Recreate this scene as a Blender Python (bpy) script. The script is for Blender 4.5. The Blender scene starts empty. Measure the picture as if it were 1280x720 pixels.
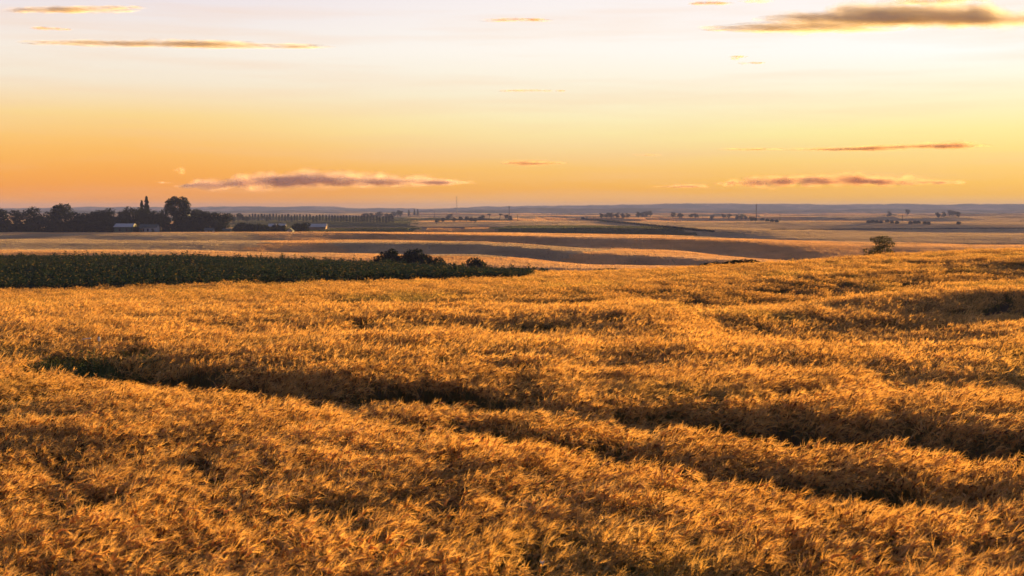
import bpy, bmesh, math, random
import numpy as np
from mathutils import Vector, Matrix, Euler

C = bpy.context.scene
COL = C.collection
R = math.radians
random.seed(7)
RNG = np.random.default_rng(11)

# ------------------------------------------------------------------ camera
CAM_H = 5.0
F = 1700.0            # focal length in pixels of a 1280 px wide frame
HORIZON = 262.0
TILT = math.atan((360 - HORIZON) / F)
cam = bpy.data.cameras.new('camera')
cam_o = bpy.data.objects.new('camera', cam)
COL.objects.link(cam_o)
cam_o.location = (0, 0, CAM_H)
cam_o.rotation_euler = (R(90) - TILT, 0, 0)
cam.sensor_width = 36
cam.lens = 36 * F / 1280
cam.clip_start = 0.1
cam.clip_end = 100000
cam.dof.use_dof = True
cam.dof.focus_distance = 46
cam.dof.aperture_fstop = 2.0
C.camera = cam_o
C.render.resolution_x, C.render.resolution_y = 1024, 576

# ------------------------------------------------------------------ light
SUN_AZ, SUN_EL = R(42), R(4.3)        # azimuth clockwise from the view direction
sun_dir = Vector((math.sin(SUN_AZ) * math.cos(SUN_EL), math.cos(SUN_AZ) * math.cos(SUN_EL), math.sin(SUN_EL)))
sl = bpy.data.lights.new('sun', 'SUN')
sl.energy = 5.0
sl.angle = R(0.6)
sl.color = (1.0, 0.585, 0.17)
so = bpy.data.objects.new('sun', sl)
COL.objects.link(so)
so.rotation_euler = (-sun_dir).to_track_quat('-Z', 'Y').to_euler()
so.location = (60, 60, 60)

C.view_settings.view_transform = 'Standard'
C.view_settings.look = 'None'
C.view_settings.exposure = 1.5
C.view_settings.gamma = 1
C.cycles.max_bounces = 6
C.cycles.diffuse_bounces = 3
C.cycles.transmission_bounces = 4
C.cycles.transparent_max_bounces = 160
C.cycles.volume_bounces = 0
C.cycles.use_denoising = True
C.cycles.use_adaptive_sampling = True
C.cycles.adaptive_threshold = 0.02


def lin(c):
    return tuple((v / 255 / 12.92) if v / 255 <= 0.04045 else ((v / 255 + 0.055) / 1.055) ** 2.4 for v in c)


class NT:
    """small helper round a node tree"""
    def __init__(s, tree):
        s.t = tree; s.n = tree.nodes; s.l = tree.links
    def new(s, kind, **kw):
        n = s.n.new(kind)
        for k, v in kw.items():
            setattr(n, k, v)
        return n
    def link(s, a, b):
        s.l.new(a, b)
    def val(s, sock, v):
        if isinstance(v, bpy.types.NodeSocket):
            s.l.new(v, sock)
        elif v is not None:
            sock.default_value = v
    def math(s, op, a, b=None, c=None, clamp=False):
        n = s.new('ShaderNodeMath', operation=op, use_clamp=clamp)
        for k, v in enumerate((a, b, c)):
            s.val(n.inputs[k], v) if v is not None else None
        return n.outputs[0]
    def ramp(s, fac, stops, interp='LINEAR'):
        n = s.new('ShaderNodeValToRGB')
        cr = n.color_ramp; cr.interpolation = interp
        while len(cr.elements) < len(stops):
            cr.elements.new(0.5)
        for e, (p, c) in zip(cr.elements, stops):
            e.position = p
            e.color = (*c, 1) if len(c) == 3 else c
        s.val(n.inputs[0], fac)
        return n.outputs[0]
    def mix(s, fac, a, b, blend='MIX'):
        n = s.new('ShaderNodeMix', data_type='RGBA', blend_type=blend)
        s.val(n.inputs[0], fac)
        for k, v in ((6, a), (7, b)):
            if isinstance(v, tuple) and len(v) == 3: v = (*v, 1)
            s.val(n.inputs[k], v)
        return n.outputs[2]
    def noise(s, vec, scale, detail=3, rough=0.5, col=False):
        n = s.new('ShaderNodeTexNoise')
        n.inputs['Scale'].default_value = scale
        n.inputs['Detail'].default_value = detail
        n.inputs['Roughness'].default_value = rough
        if vec is not None: s.val(n.inputs['Vector'], vec)
        return n.outputs[1 if col else 0]


world = bpy.data.worlds.new('World')
C.world = world
world.use_nodes = True
w = NT(world.node_tree)
w.n.clear()
tc = w.new('ShaderNodeTexCoord')
sep = w.new('ShaderNodeSeparateXYZ'); w.link(tc.outputs['Generated'], sep.inputs[0])
X, Y, Z = sep.outputs
elev = w.math('DIVIDE', w.math('ARCSINE', Z), math.pi / 2)
pos = w.math('SQRT', w.math('MAXIMUM', elev, 0.0))
hlen = w.math('SQRT', w.math('ADD', w.math('MULTIPLY', X, X), w.math('MULTIPLY', Y, Y)))
az = w.math('DIVIDE', w.math('ADD', w.math('MULTIPLY', X, math.sin(SUN_AZ)), w.math('MULTIPLY', Y, math.cos(SUN_AZ))),
            w.math('MAXIMUM', hlen, 0.001))
# elevation (deg) -> position sqrt(deg/90):  0:0 .5:.0745 1:.105 2:.149 3:.183 4:.211 5.5:.247 7:.279 9:.316 14:.394 22:.494 35:.624 60:.816
def P(d): return math.sqrt(d / 90)
upper = [(P(14), lin((190, 190, 220))), (P(24), lin((128, 142, 176))), (P(45), lin((84, 102, 140))), (1.0, lin((58, 74, 112)))]
left = [(0, lin((255, 160, 36))), (P(.8), lin((255, 160, 44))), (P(1.6), lin((255, 174, 70))), (P(2.6), lin((255, 193, 100))), (P(3.8), lin((252, 215, 142))),
        (P(5.2), lin((246, 231, 208))), (P(6.6), lin((247, 238, 228))), (P(8.6), lin((236, 225, 230)))] + upper
cent = [(0, lin((255, 178, 50))), (P(.8), lin((255, 182, 62))), (P(1.6), lin((255, 198, 98))), (P(2.4), lin((250, 214, 146))), (P(3.2), lin((252, 235, 170))),
        (P(4.8), lin((250, 240, 212))), (P(6.6), lin((254, 248, 240))), (P(8.8), lin((248, 240, 240)))] + upper
right = [(0, lin((255, 190, 54))), (P(.8), lin((255, 194, 66))), (P(1.6), lin((253, 208, 112))), (P(2.4), lin((250, 224, 136))), (P(3.2), lin((248, 236, 160))),
         (P(4.6), lin((252, 243, 208))), (P(6.4), lin((255, 253, 252))), (P(8.8), lin((252, 244, 242)))] + upper
back = [(0, lin((124, 114, 120))), (P(3), lin((132, 118, 130))), (P(10), lin((110, 116, 142))), (P(30), lin((84, 98, 134))), (1.0, lin((66, 84, 124)))]
cl, cc, crr, cb = (w.ramp(pos, r) for r in (left, cent, right, back))
f1 = w.new('ShaderNodeMapRange', interpolation_type='SMOOTHSTEP'); w.link(az, f1.inputs[0]); f1.inputs[1].default_value = .52; f1.inputs[2].default_value = .80
f2 = w.new('ShaderNodeMapRange', interpolation_type='SMOOTHSTEP'); w.link(az, f2.inputs[0]); f2.inputs[1].default_value = .76; f2.inputs[2].default_value = .96
f0 = w.new('ShaderNodeMapRange', interpolation_type='SMOOTHSTEP'); w.link(az, f0.inputs[0]); f0.inputs[1].default_value = -.7; f0.inputs[2].default_value = .50
skyc = w.mix(f2.outputs[0], w.mix(f1.outputs[0], cl, cc), crr)
skyc = w.mix(f0.outputs[0], cb, skyc)
# faint streaky veil of high cloud
mp = w.new('ShaderNodeMapping'); w.link(tc.outputs['Generated'], mp.inputs[0]); mp.inputs['Scale'].default_value = (2.2, 2.2, 38)
veil = w.noise(mp.outputs[0], 2.2, 5, .55)
veil = w.ramp(veil, [(.46, (0, 0, 0)), (.75, (1, 1, 1))])
skyc = w.mix(w.math('MULTIPLY', veil, 0.30), skyc, lin((247, 200, 160)))
nish = w.new('ShaderNodeTexSky', sky_type='NISHITA')
nish.sun_disc = False
nish.sun_elevation = SUN_EL
nish.sun_rotation = SUN_AZ
nish.air_density = 1.4; nish.dust_density = 2.0
below = w.math('GREATER_THAN', Z, -0.002)
skyc = w.mix(below, lin((170, 112, 66)), skyc)  # warm glow under the horizon, added to light the cloud undersides
bg1 = w.new('ShaderNodeBackground'); w.link(skyc, bg1.inputs[0]); bg1.inputs[1].default_value = 0.372
bg2 = w.new('ShaderNodeBackground'); w.link(nish.outputs[0], bg2.inputs[0]); bg2.inputs[1].default_value = 0.08
mx = w.new('ShaderNodeMixShader'); mx.inputs[0].default_value = 0.05
w.link(bg1.outputs[0], mx.inputs[1]); w.link(bg2.outputs[0], mx.inputs[2])
wo = w.new('ShaderNodeOutputWorld'); w.link(mx.outputs[0], wo.inputs[0])


# ------------------------------------------------------------------ helpers
def tag(o, label=None, cat=None, group=None, kind=None):
    if label: o['label'] = label
    if cat: o['category'] = cat
    if group: o['group'] = group
    if kind: o['kind'] = kind
    return o


def link_mesh(name, me, mat=None, parent=None):
    o = bpy.data.objects.new(name, me)
    COL.objects.link(o)
    if mat is not None:
        for m in (mat if isinstance(mat, (list, tuple)) else [mat]):
            if m.name not in [k.name for k in me.materials if k]: me.materials.append(m)
    if parent is not None: o.parent = parent
    return o


def empty(name, loc, rz=0):
    o = bpy.data.objects.new(name, None)
    COL.objects.link(o); o.location = loc; o.rotation_euler = (0, 0, rz); o.empty_display_size = .5
    return o


def np_mesh(name, verts, faces, smooth=False):
    """verts Nx3, faces list of arrays (all the same size) or ndarray Mxk"""
    me = bpy.data.meshes.new(name)
    verts = np.asarray(verts, dtype=np.float32)
    if isinstance(faces, np.ndarray):
        k = faces.shape[1]; nf = len(faces)
        me.vertices.add(len(verts)); me.vertices.foreach_set('co', verts.ravel())
        me.loops.add(nf * k); me.loops.foreach_set('vertex_index', faces.astype(np.int32).ravel())
        me.polygons.add(nf)
        me.polygons.foreach_set('loop_start', np.arange(0, nf * k, k, dtype=np.int32))
        me.polygons.foreach_set('loop_total', np.full(nf, k, dtype=np.int32))
        me.update(calc_edges=True); me.validate()
    else:
        me.from_pydata([tuple(v) for v in verts], [], faces)
    if smooth: me.polygons.foreach_set('use_smooth', [True] * len(me.polygons))
    me.update()
    return me


class MB:
    """collects shapes into one mesh"""
    def __init__(s): s.v = []; s.f = []
    def add(s, vs, fs):
        b = len(s.v); s.v += [tuple(v) for v in vs]; s.f += [tuple(b + i for i in f) for f in fs]
    def box(s, x0, x1, y0, y1, z0, z1):
        s.add([(x0, y0, z0), (x1, y0, z0), (x1, y1, z0), (x0, y1, z0), (x0, y0, z1), (x1, y0, z1), (x1, y1, z1), (x0, y1, z1)],
              [(0, 3, 2, 1), (4, 5, 6, 7), (0, 1, 5, 4), (1, 2, 6, 5), (2, 3, 7, 6), (3, 0, 4, 7)])
    def tube(s, pts, rad, n=6, cap=True):
        pts = [Vector(p) for p in pts]
        vs, fs = [], []
        for i, p in enumerate(pts):
            d = (pts[min(i + 1, len(pts) - 1)] - pts[max(i - 1, 0)]).normalized()
            a = d.orthogonal().normalized(); b = d.cross(a)
            r = rad[i] if isinstance(rad, (list, tuple)) else rad
            for k in range(n):
                t = 2 * math.pi * k / n
                vs.append(p + a * (r * math.cos(t)) + b * (r * math.sin(t)))
        for i in range(len(pts) - 1):
            for k in range(n):
                fs.append((i * n + k, i * n + (k + 1) % n, (i + 1) * n + (k + 1) % n, (i + 1) * n + k))
        if cap:
            fs.append(tuple(range(n))[::-1]); fs.append(tuple((len(pts) - 1) * n + k for k in range(n)))
        s.add(vs, fs)
    def mesh(s, name, smooth=False):
        return np_mesh(name, s.v, s.f, smooth)
    def build(s, name, mat, parent=None, smooth=False):
        return link_mesh(name, s.mesh(name, smooth), mat, parent)


def hash2(ix, iy, seed):
    h = (ix.astype(np.int64) * 374761393 + iy.astype(np.int64) * 668265263 + seed * 2147483647) & 0xFFFFFFFF
    h = ((h ^ (h >> 13)) * 1274126177) & 0xFFFFFFFF
    return ((h ^ (h >> 16)) & 0xFFFF) / 65535.0


def vnoise(x, y, seed=0):
    x = np.asarray(x, float); y = np.asarray(y, float)
    ix, iy = np.floor(x), np.floor(y)
    fx, fy = x - ix, y - iy
    fx = fx * fx * fx * (fx * (fx * 6 - 15) + 10); fy = fy * fy * fy * (fy * (fy * 6 - 15) + 10)
    a = hash2(ix, iy, seed); b = hash2(ix + 1, iy, seed); c = hash2(ix, iy + 1, seed); d = hash2(ix + 1, iy + 1, seed)
    return (a * (1 - fx) + b * fx) * (1 - fy) + (c * (1 - fx) + d * fx) * fy


def fbm(x, y, seed=0, octv=4, gain=.5):
    s = 0; a = 1; t = 0
    for k in range(octv):
        s = s + a * vnoise(np.asarray(x) * 2 ** k + 17.3 * k, np.asarray(y) * 2 ** k - 9.1 * k, seed + k); t += a; a *= gain
    return s / t       # 0..1


def ray(px, py):
    """unit-forward ray through a pixel of the 1280x720 photograph: (x per metre forward, z per metre forward)"""
    a = (px - 640) / F; b = (360 - py) / F
    fy = math.cos(TILT) + b * math.sin(TILT)
    fz = -math.sin(TILT) + b * math.cos(TILT)
    return a / fy, fz / fy


def at(px, py, d):
    a, b = ray(px, py)
    return Vector((a * d, d, CAM_H + b * d))


# ------------------------------------------------------------------ the lie of the land
WHEAT = 0.85
KX = np.array([-400, 72, 230, 400, 600, 740, 890, 1000, 1100, 1208, 1700], float)
def zy(y, d):      # height of the point seen at picture row y at distance d
    return np.array([CAM_H + ray(640, yy)[1] * dd for yy, dd in zip(y, d)])
def const(v): return np.full(len(KX), float(v))
LINES = []         # (distance array, ground height array, dip of the trough in front of it)
LINES.append((const(0), const(0), 0))
LINES.append((const(44), const(0), 0))
d2 = np.array([105, 105, 105, 105, 105, 108, 112, 118, 124, 130, 140.])
LINES.append((d2, zy([367, 363, 359, 354, 349, 346, 336.5, 328.5, 321, 314.5, 300], d2) - WHEAT, 0))
d3 = np.array([250, 250, 250, 245, 225, 200, 190, 190, 190, 195, 210.])
LINES.append((d3, zy([319, 319, 319, 323, 335, 341, 343, 342, 338, 330, 318], d3) - np.array([1.35, 1.35, 1.35, 1.6, 1.5, 1.1, 1.1, 1.1, 1.1, 1.1, 1.1]), 0))
d4 = const(330)
LINES.append((d4, np.array([-12.5] * 4 + [-14, -15, -15, -15, -14, -13, -12]), 0))
d5 = np.array([430, 430, 430, 420, 400, 390, 390, 390, 390, 390, 390.])
LINES.append((d5, zy([316, 316, 315, 321, 332, 337, 336, 336, 337, 338, 340], d5), 0.8))
d6 = np.array([560, 560, 560, 560, 540, 510, 480, 460, 450, 450, 450.])
LINES.append((d6, zy([303, 303, 303, 304, 306.5, 317, 325, 331, 334, 336, 338], d6), np.array([3, 3, 3.4, 3.7, 3.7, 3.7, 4, 4, 4, 4, 4.])))
d7 = np.array([700, 700, 700, 690, 680, 670, 650, 640, 630, 620, 620.])
LINES.append((d7, zy([292, 291.5, 291, 291, 294, 297, 300, 303, 306, 309, 312], d7), np.array([3.3, 3.3, 3.3, 3.6, 4, 4.2, 4.4, 4.4, 4.4, 4.4, 4.4])))
d8 = const(960)
LINES.append((d8, zy([287, 287, 287, 286, 285.5, 285, 288, 291, 292, 293, 294], d8), 6.5))
d9 = const(1500)
LINES.append((d9, zy([277, 277, 277, 276, 277, 277, 277, 277, 277, 278, 279], d9), 9.0))
d10 = const(2500)
LINES.append((d10, zy([271] * 11, d10), 8.0))
LINES.append((const(4000), zy([267] * 11, const(4000)), 9.0))
LINES.append((const(9500), const(-8), 10.0))
LINES.append((const(30000), const(-40), 0))

# swales and steps in the standing crop: rows of picture points on the crop, depth, half width, lip
SWALES = [
    ([(-140, 440), (40, 446), (72, 447), (150, 453), (250, 467), (330, 476), (420, 478), (520, 482), (600, 489), (680, 496), (745, 499)], .40, 2.0),
    ([(345, 486), (430, 500), (560, 530), (700, 556), (850, 577), (1000, 592), (1208, 612), (1300, 622)], .28, 1.2),
    ([(770, 503), (880, 523), (980, 533), (1100, 541), (1208, 552), (1320, 566)], .64, 1.55),
    ([(1085, 462), (1150, 462), (1208, 466), (1320, 470)], .35, 2.0),
    ([(880, 440), (1000, 441), (1100, 436), (1250, 428)], .30, 2.5),
    ([(180, 404), (350, 405), (450, 402), (560, 399), (700, 398), (820, 399)], .30, 4.0),
    ([(560, 408), (700, 410), (860, 410), (1000, 408), (1208, 408), (1350, 405)], .30, 4.5),
    ([(840, 392), (960, 392), (1080, 384), (1208, 376), (1350, 368)], .95, 7.0),
    ([(150, 381), (300, 378), (450, 372), (640, 372), (800, 370)], .42, 6.0),
    ([(760, 366), (880, 363), (1000, 356), (1100, 347), (1208, 338), (1350, 325)], .9, 7.0),
]
GAPS = [(0, .85), (1, .45), (2, 1.25)]      # where in a swale the crop is trodden away


def base_z(xp, d):
    shape = np.broadcast(xp, d).shape
    xp = np.clip(np.broadcast_to(xp, shape), KX[0], KX[-1]); d = np.broadcast_to(d, shape)
    D = np.stack([np.interp(xp, KX, L[0]) for L in LINES])
    Hh = np.stack([np.interp(xp, KX, L[1]) for L in LINES])
    n = len(LINES)
    # monotone slopes (pchip-like) along the distance
    h = np.diff(D, axis=0); dl = np.diff(Hh, axis=0) / np.maximum(h, 1e-6)
    m = np.zeros_like(Hh)
    same = dl[:-1] * dl[1:] > 0
    m[1:-1] = np.where(same, 2 * dl[:-1] * dl[1:] / np.where(same, dl[:-1] + dl[1:], 1), 0)
    z = np.array(Hh[-1])
    warp = (fbm(xp / 260., d / 400., 5, 2) - .5)
    for i in range(n - 1):
        inside = (d >= D[i]) & (d < D[i + 1])
        t = np.clip((d - D[i]) / np.maximum(h[i], 1e-6), 0, 1)
        t2, t3 = t * t, t * t * t
        v = (2 * t3 - 3 * t2 + 1) * Hh[i] + (t3 - 2 * t2 + t) * h[i] * m[i] + (-2 * t3 + 3 * t2) * Hh[i + 1] + (t3 - t2) * h[i] * m[i + 1]
        dip = LINES[i + 1][2]
        if not np.isscalar(dip) or dip:
            dip = np.interp(xp, KX, dip) if not np.isscalar(dip) else dip
            dip = dip * (.55 + .9 * vnoise(xp / 210. + i * 3.7, d * 0 + i, 83)) if i >= 4 else dip
            tt = np.clip(t + .16 * warp * np.sin(np.pi * t) * 4, 0, 1)
            if i >= 9: tt = (tt * 3) % 1.0
            v = v - dip * np.sin(np.pi * tt ** np.interp(xp, [72, 500, 900], [1.25, 1.5, 1.6])) ** 2
        z = np.where(inside, v, z)
    return z


def flat_xy(px, py):
    """world point of the near crop surface seen at a pixel (marching down the ray)"""
    a, b = ray(px, py)
    ds = np.linspace(8, 150, 600)
    zt = base_z(np.full(600, px), ds) + WHEAT
    zr = CAM_H + b * ds
    k = np.argmax(zr < zt)
    if zr[k] >= zt[k]: k = 599
    return a * ds[k], ds[k]


SW = []
for pts, dep, wid in SWALES:
    q = [flat_xy(px, py) for px, py in pts]
    SW.append((np.array(q), dep, wid))


def dist_poly(x, y, q):
    """distance to a polyline, fading at its two ends"""
    best = np.full(x.shape, 1e9)
    L = len(q) - 1
    at_t = np.zeros(x.shape)
    for i in range(L):
        ax, ay = q[i]; bx, by = q[i + 1]
        dx, dy = bx - ax, by - ay
        t = np.clip(((x - ax) * dx + (y - ay) * dy) / (dx * dx + dy * dy), 0, 1)
        dd = np.hypot(x - ax - t * dx, y - ay - t * dy)
        up = dd < best
        best = np.where(up, dd, best); at_t = np.where(up, (i + t) / L, at_t)
    return best, at_t


def ground_z(x, y):
    x = np.asarray(x, float); y = np.asarray(y, float)
    azm = np.arctan2(x, y)
    r = np.hypot(x, y)
    xp = 640 + F * np.tan(np.clip(azm, -.7, .7))
    d = np.where(np.abs(azm) < .7, y, r * math.cos(.7))
    z = base_z(xp, d)
    near = (r < 180) & (np.abs(azm) < 1.2)
    if near.any():
        xn, yn = x[near], y[near]
        zz = np.zeros(xn.shape)
        wob = (fbm(xn / 5., yn / 5., 31, 3) - .5)
        for q, dep, wid in SW:
            dd, tt = dist_poly(xn + wob * 1.6, yn + wob * 2.4, q)
            fade = np.clip(np.minimum(tt, 1 - tt) * 9, 0, 1)
            amp = .5 + .9 * vnoise(xn / 7., yn / 7., 77)
            zz -= dep * amp * fade * np.exp(-(dd / wid) ** 2 * 1.1)
        zz += (fbm(xn / 13., yn / 6., 3, 3) - .5) * .20 * np.clip((yn - 8) / 30, .4, 1)
        z[near] += zz
    far = (r > 380)
    if far.any():
        z[far] += (fbm(x[far] / 190., y[far] / 90., 9, 3) - .5) * np.interp(r[far], [380, 900, 4000], [.8, 2.0, 5])
    return z


# ------------------------------------------------------------------ materials
def new_mat(name):
    m = bpy.data.materials.new(name); m.use_nodes = True
    t = NT(m.node_tree); t.n.clear()
    out = t.new('ShaderNodeOutputMaterial')
    return m, t, out


def simple_mat(name, color, rough=.8, scale=6., var=.35, bump=0.0, metal=0.0):
    m, t, out = new_mat(name)
    p = t.new('ShaderNodeBsdfPrincipled')
    g = t.new('ShaderNodeNewGeometry')
    nz = t.noise(g.outputs['Position'], scale, 5, .6)
    c = t.mix(nz, tuple(v * (1 - var) for v in color), tuple(min(1, v * (1 + var)) for v in color))
    t.link(c, p.inputs['Base Color']); p.inputs['Roughness'].default_value = rough
    p.inputs['Metallic'].default_value = metal
    if bump:
        b = t.new('ShaderNodeBump'); b.inputs['Strength'].default_value = .6; b.inputs['Distance'].default_value = bump
        t.link(nz, b.inputs['Height']); t.link(b.outputs[0], p.inputs['Normal'])
    t.link(p.outputs[0], out.inputs[0])
    return m


def leafy_mat(name, stops, trans=.45, patch=None, tint=(1, 1, 1), gloss=0.15, trans_gain=(1.15, 1.0, .75)):
    """thin plant tissue: diffuse + translucent, colour varying from leaf to leaf and patch to patch"""
    m, t, out = new_mat(name)
    g = t.new('ShaderNodeNewGeometry')
    oi = t.new('ShaderNodeObjectInfo')
    rnd = t.math('FRACT', t.math('ADD', g.outputs['Random Per Island'], oi.outputs['Random']))
    c = t.ramp(rnd, stops)
    if patch:
        nz = t.noise(g.outputs['Position'], patch[0], 3, .6)
        k = t.ramp(nz, [(patch[2], (0, 0, 0)), (patch[3], (1, 1, 1))])
        c = t.mix(t.math('MULTIPLY', k, patch[4]), c, patch[1])
        nz2 = t.noise(g.outputs['Position'], patch[0] * 4.5, 3, .6)
        c = t.mix(1.0, c, t.ramp(nz2, [(.3, (.78, .74, .72)), (.7, (1.15, 1.15, 1.15))]), 'MULTIPLY')
    c = t.mix(1.0, c, tint, 'MULTIPLY')
    d = t.new('ShaderNodeBsdfDiffuse'); t.link(c, d.inputs[0])
    tr = t.new('ShaderNodeBsdfTranslucent'); t.link(t.mix(1.0, c, trans_gain, 'MULTIPLY'), tr.inputs[0])
    a = t.new('ShaderNodeMixShader'); a.inputs[0].default_value = trans
    t.link(d.outputs[0], a.inputs[1]); t.link(tr.outputs[0], a.inputs[2])
    gl = t.new('ShaderNodeBsdfGlossy'); gl.inputs['Roughness'].default_value = .45
    t.link(t.mix(.5, c, (.5, .5, .5)), gl.inputs[0])
    b = t.new('ShaderNodeMixShader'); b.inputs[0].default_value = gloss * .5
    t.link(a.outputs[0], b.inputs[1]); t.link(gl.outputs[0], b.inputs[2])
    t.link(b.outputs[0], out.inputs[0])
    return m


def field_mat(name, relief=.8, scale=.45):
    """crop seen from far off: colour from the plot map, short stalks as fine relief"""
    m, t, out = new_mat(name)
    g = t.new('ShaderNodeNewGeometry')
    at_ = t.new('ShaderNodeVertexColor'); at_.layer_name = 'plot'
    n1 = t.noise(g.outputs['Position'], .035, 4, .6)
    n2 = t.noise(g.outputs['Position'], .5, 3, .6)
    c = t.mix(1.0, at_.outputs[0], t.ramp(n1, [(.3, (.82, .8, .8)), (.7, (1.15, 1.14, 1.1))]), 'MULTIPLY')
    c = t.mix(1.0, c, t.ramp(n2, [(.3, (.85, .84, .84)), (.7, (1.12, 1.12, 1.1))]), 'MULTIPLY')
    n3 = t.noise(g.outputs['Position'], scale, 6, .7)
    b = t.new('ShaderNodeBump'); b.inputs['Strength'].default_value = 1.0; b.inputs['Distance'].default_value = relief
    t.link(n3, b.inputs['Height'])
    d = t.new('ShaderNodeBsdfDiffuse'); t.link(c, d.inputs[0]); d.inputs[1].default_value = 1.0
    t.link(b.outputs[0], d.inputs[2])
    t.link(d.outputs[0], out.inputs[0])
    return m


soil_mat = simple_mat('dark_soil', (.075, .05, .032), .95, 3, .5, .05)
field = field_mat('field_crops')
wheat_head = leafy_mat('wheat_ear', [(0, (.10, .045, .018)), (.15, (.22, .10, .03)), (.22, (.52, .29, .08)), (.4, (.74, .46, .13)), (.65, (.62, .34, .09)), (.85, (.80, .57, .26)), (1, (.34, .15, .04))],  # darkest stops paint in the ears that stand in shade
                       .42, (.09, (.34, .33, .07), .52, .66, .6))
wheat_awn = leafy_mat('wheat_awn', [(0, (.64, .38, .11)), (.5, (.82, .55, .19)), (.85, (.82, .62, .34)), (1, (.54, .31, .09))], .65, (.09, (.5, .46, .14), .56, .70, .4))
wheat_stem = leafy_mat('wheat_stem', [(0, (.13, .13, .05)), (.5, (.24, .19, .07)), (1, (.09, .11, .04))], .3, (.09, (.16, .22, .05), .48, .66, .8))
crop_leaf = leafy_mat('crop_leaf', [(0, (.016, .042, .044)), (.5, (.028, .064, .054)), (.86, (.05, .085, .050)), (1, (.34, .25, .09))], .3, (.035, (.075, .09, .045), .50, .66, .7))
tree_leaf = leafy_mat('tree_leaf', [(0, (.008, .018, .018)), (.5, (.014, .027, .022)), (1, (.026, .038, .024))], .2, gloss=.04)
olive_leaf = leafy_mat('olive_leaf', [(0, (.05, .065, .025)), (.5, (.075, .085, .035)), (1, (.12, .10, .04))], .35)
bark_mat = simple_mat('bark', (.06, .045, .035), .95, 2, .4)
white_wall = simple_mat('whitewash', (.30, .33, .38), .8, .4, .1)
white_roof = simple_mat('pale_metal_roof', (.36, .38, .42), .55, .3, .12)
dark_roof = simple_mat('dark_roof', (.05, .07, .07), .7, .5, .3)
grey_wall = simple_mat('grey_wall', (.16, .18, .21), .8, .5, .2)
green_wall = simple_mat('green_wall', (.03, .07, .06), .7, .5, .2)
brick_wall = simple_mat('brown_wall', (.22, .12, .08), .8, .6, .3)
window_mat = simple_mat('window_glass', (.02, .03, .045), .15, 1, .2)
steel = simple_mat('mast_steel', (.10, .10, .11), .6, 1, .2)
wood_pole = simple_mat('weathered_wood', (.10, .07, .05), .9, 1, .3)
white_paint = simple_mat('white_paint', (.80, .78, .74), .5, 4, .08)

# ------------------------------------------------------------------ ground sheet
ang = np.concatenate([np.linspace(-math.pi, -.46, 34)[:-1], np.linspace(-.46, .46, 420), np.linspace(.46, math.pi, 34)[1:]])
rr = [2.0]
while rr[-1] < 9600:
    r = rr[-1]
    rr.append(r + (.35 if r < 60 else min(max(.35, (r - 60) * .012 + .35), 40) if r < 1700 else r * .025))
rr = np.array(rr)
AA, RR = np.meshgrid(ang[:-1], rr)
GX, GY = RR * np.sin(AA), RR * np.cos(AA)
GZ = ground_z(GX.ravel(), GY.ravel()).reshape(GX.shape)
nr, na = GX.shape
idx = np.arange(nr * na).reshape(nr, na)
nxt = np.roll(idx, -1, axis=1)
quads = np.stack([idx[:-1], nxt[:-1], nxt[1:], idx[1:]], -1).reshape(-1, 4)
gv = np.stack([GX.ravel(), GY.ravel(), GZ.ravel()], -1)
# centre fan ring collapses to a small disc under the camera
me = np_mesh('ground', gv, quads[:, ::-1], True)
# plots
gx, gy = gv[:, 0], gv[:, 1]
gaz = np.arctan2(gx, gy)
gxp = 640 + F * np.tan(np.clip(gaz, -1.2, 1.2))
gd = gy.copy()
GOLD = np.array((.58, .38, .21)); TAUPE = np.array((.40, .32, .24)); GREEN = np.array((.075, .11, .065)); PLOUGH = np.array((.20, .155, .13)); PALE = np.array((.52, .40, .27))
def plot_colour(gx, gy):
    gxp = 640 + F * np.tan(np.clip(np.arctan2(gx, gy), -1.2, 1.2)); gd = gy
    colr = np.tile(GOLD, (len(gx), 1)).astype(float)
    cells = np.floor((gx + 240 * (fbm(gx / 900, gy / 900, 61, 2) - .5)) / 420), np.floor((gy + 300 * (fbm(gx / 700, gy / 900, 62, 2) - .5)) / 230)
    cr = hash2(cells[0], cells[1], 5)
    far = gd > 800
    pal = np.stack([TAUPE, GOLD, PLOUGH, PALE, TAUPE, GREEN * 1.3, TAUPE])
    colr[far] = pal[np.minimum((cr[far] * 7).astype(int), 6)]
    def plot(xa, xb, da, db, c):
        s = (gxp > xa) & (gxp < xb) & (gd > da) & (gd < db); colr[s] = c
    plot(-2000, 380, 705, 800, TAUPE * .8)
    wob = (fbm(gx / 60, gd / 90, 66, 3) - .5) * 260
    s_ = (gxp + wob < 265 + (gd - 450) * .35) & (gd > 445) & (gd < 688); colr[s_] = TAUPE  # taupe painted here stands in for shade on the left of the valley
    s_ = (gxp + wob > 470) & (gxp + wob < 720) & (gd > 440) & (gd < 560); colr[s_] = TAUPE  # shade of the central hollow, likewise put into the crop colour
    plot(-400, 520, 800, 950, GREEN)
    plot(285, 520, 950, 2300, GREEN)
    plot(390, 640, 960, 1200, PLOUGH)
    plot(690, 900, 800, 960, GREEN * .8)
    plot(640, 2000, 1250, 1500, TAUPE)
    plot(860, 3000, 700, 1250, TAUPE)
    plot(480, 640, 1560, 1900, GREEN)
    colr[gd < 330] = (.09, .062, .04)
    return colr
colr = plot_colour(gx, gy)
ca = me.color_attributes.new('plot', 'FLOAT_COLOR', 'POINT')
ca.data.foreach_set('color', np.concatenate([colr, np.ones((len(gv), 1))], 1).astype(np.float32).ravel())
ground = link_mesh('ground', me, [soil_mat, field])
pd = gd[quads[:, 0]]
me.polygons.foreach_set('material_index', ((pd > 300) | (pd < -60)).astype(np.int32))
tag(ground, kind='structure')

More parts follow.
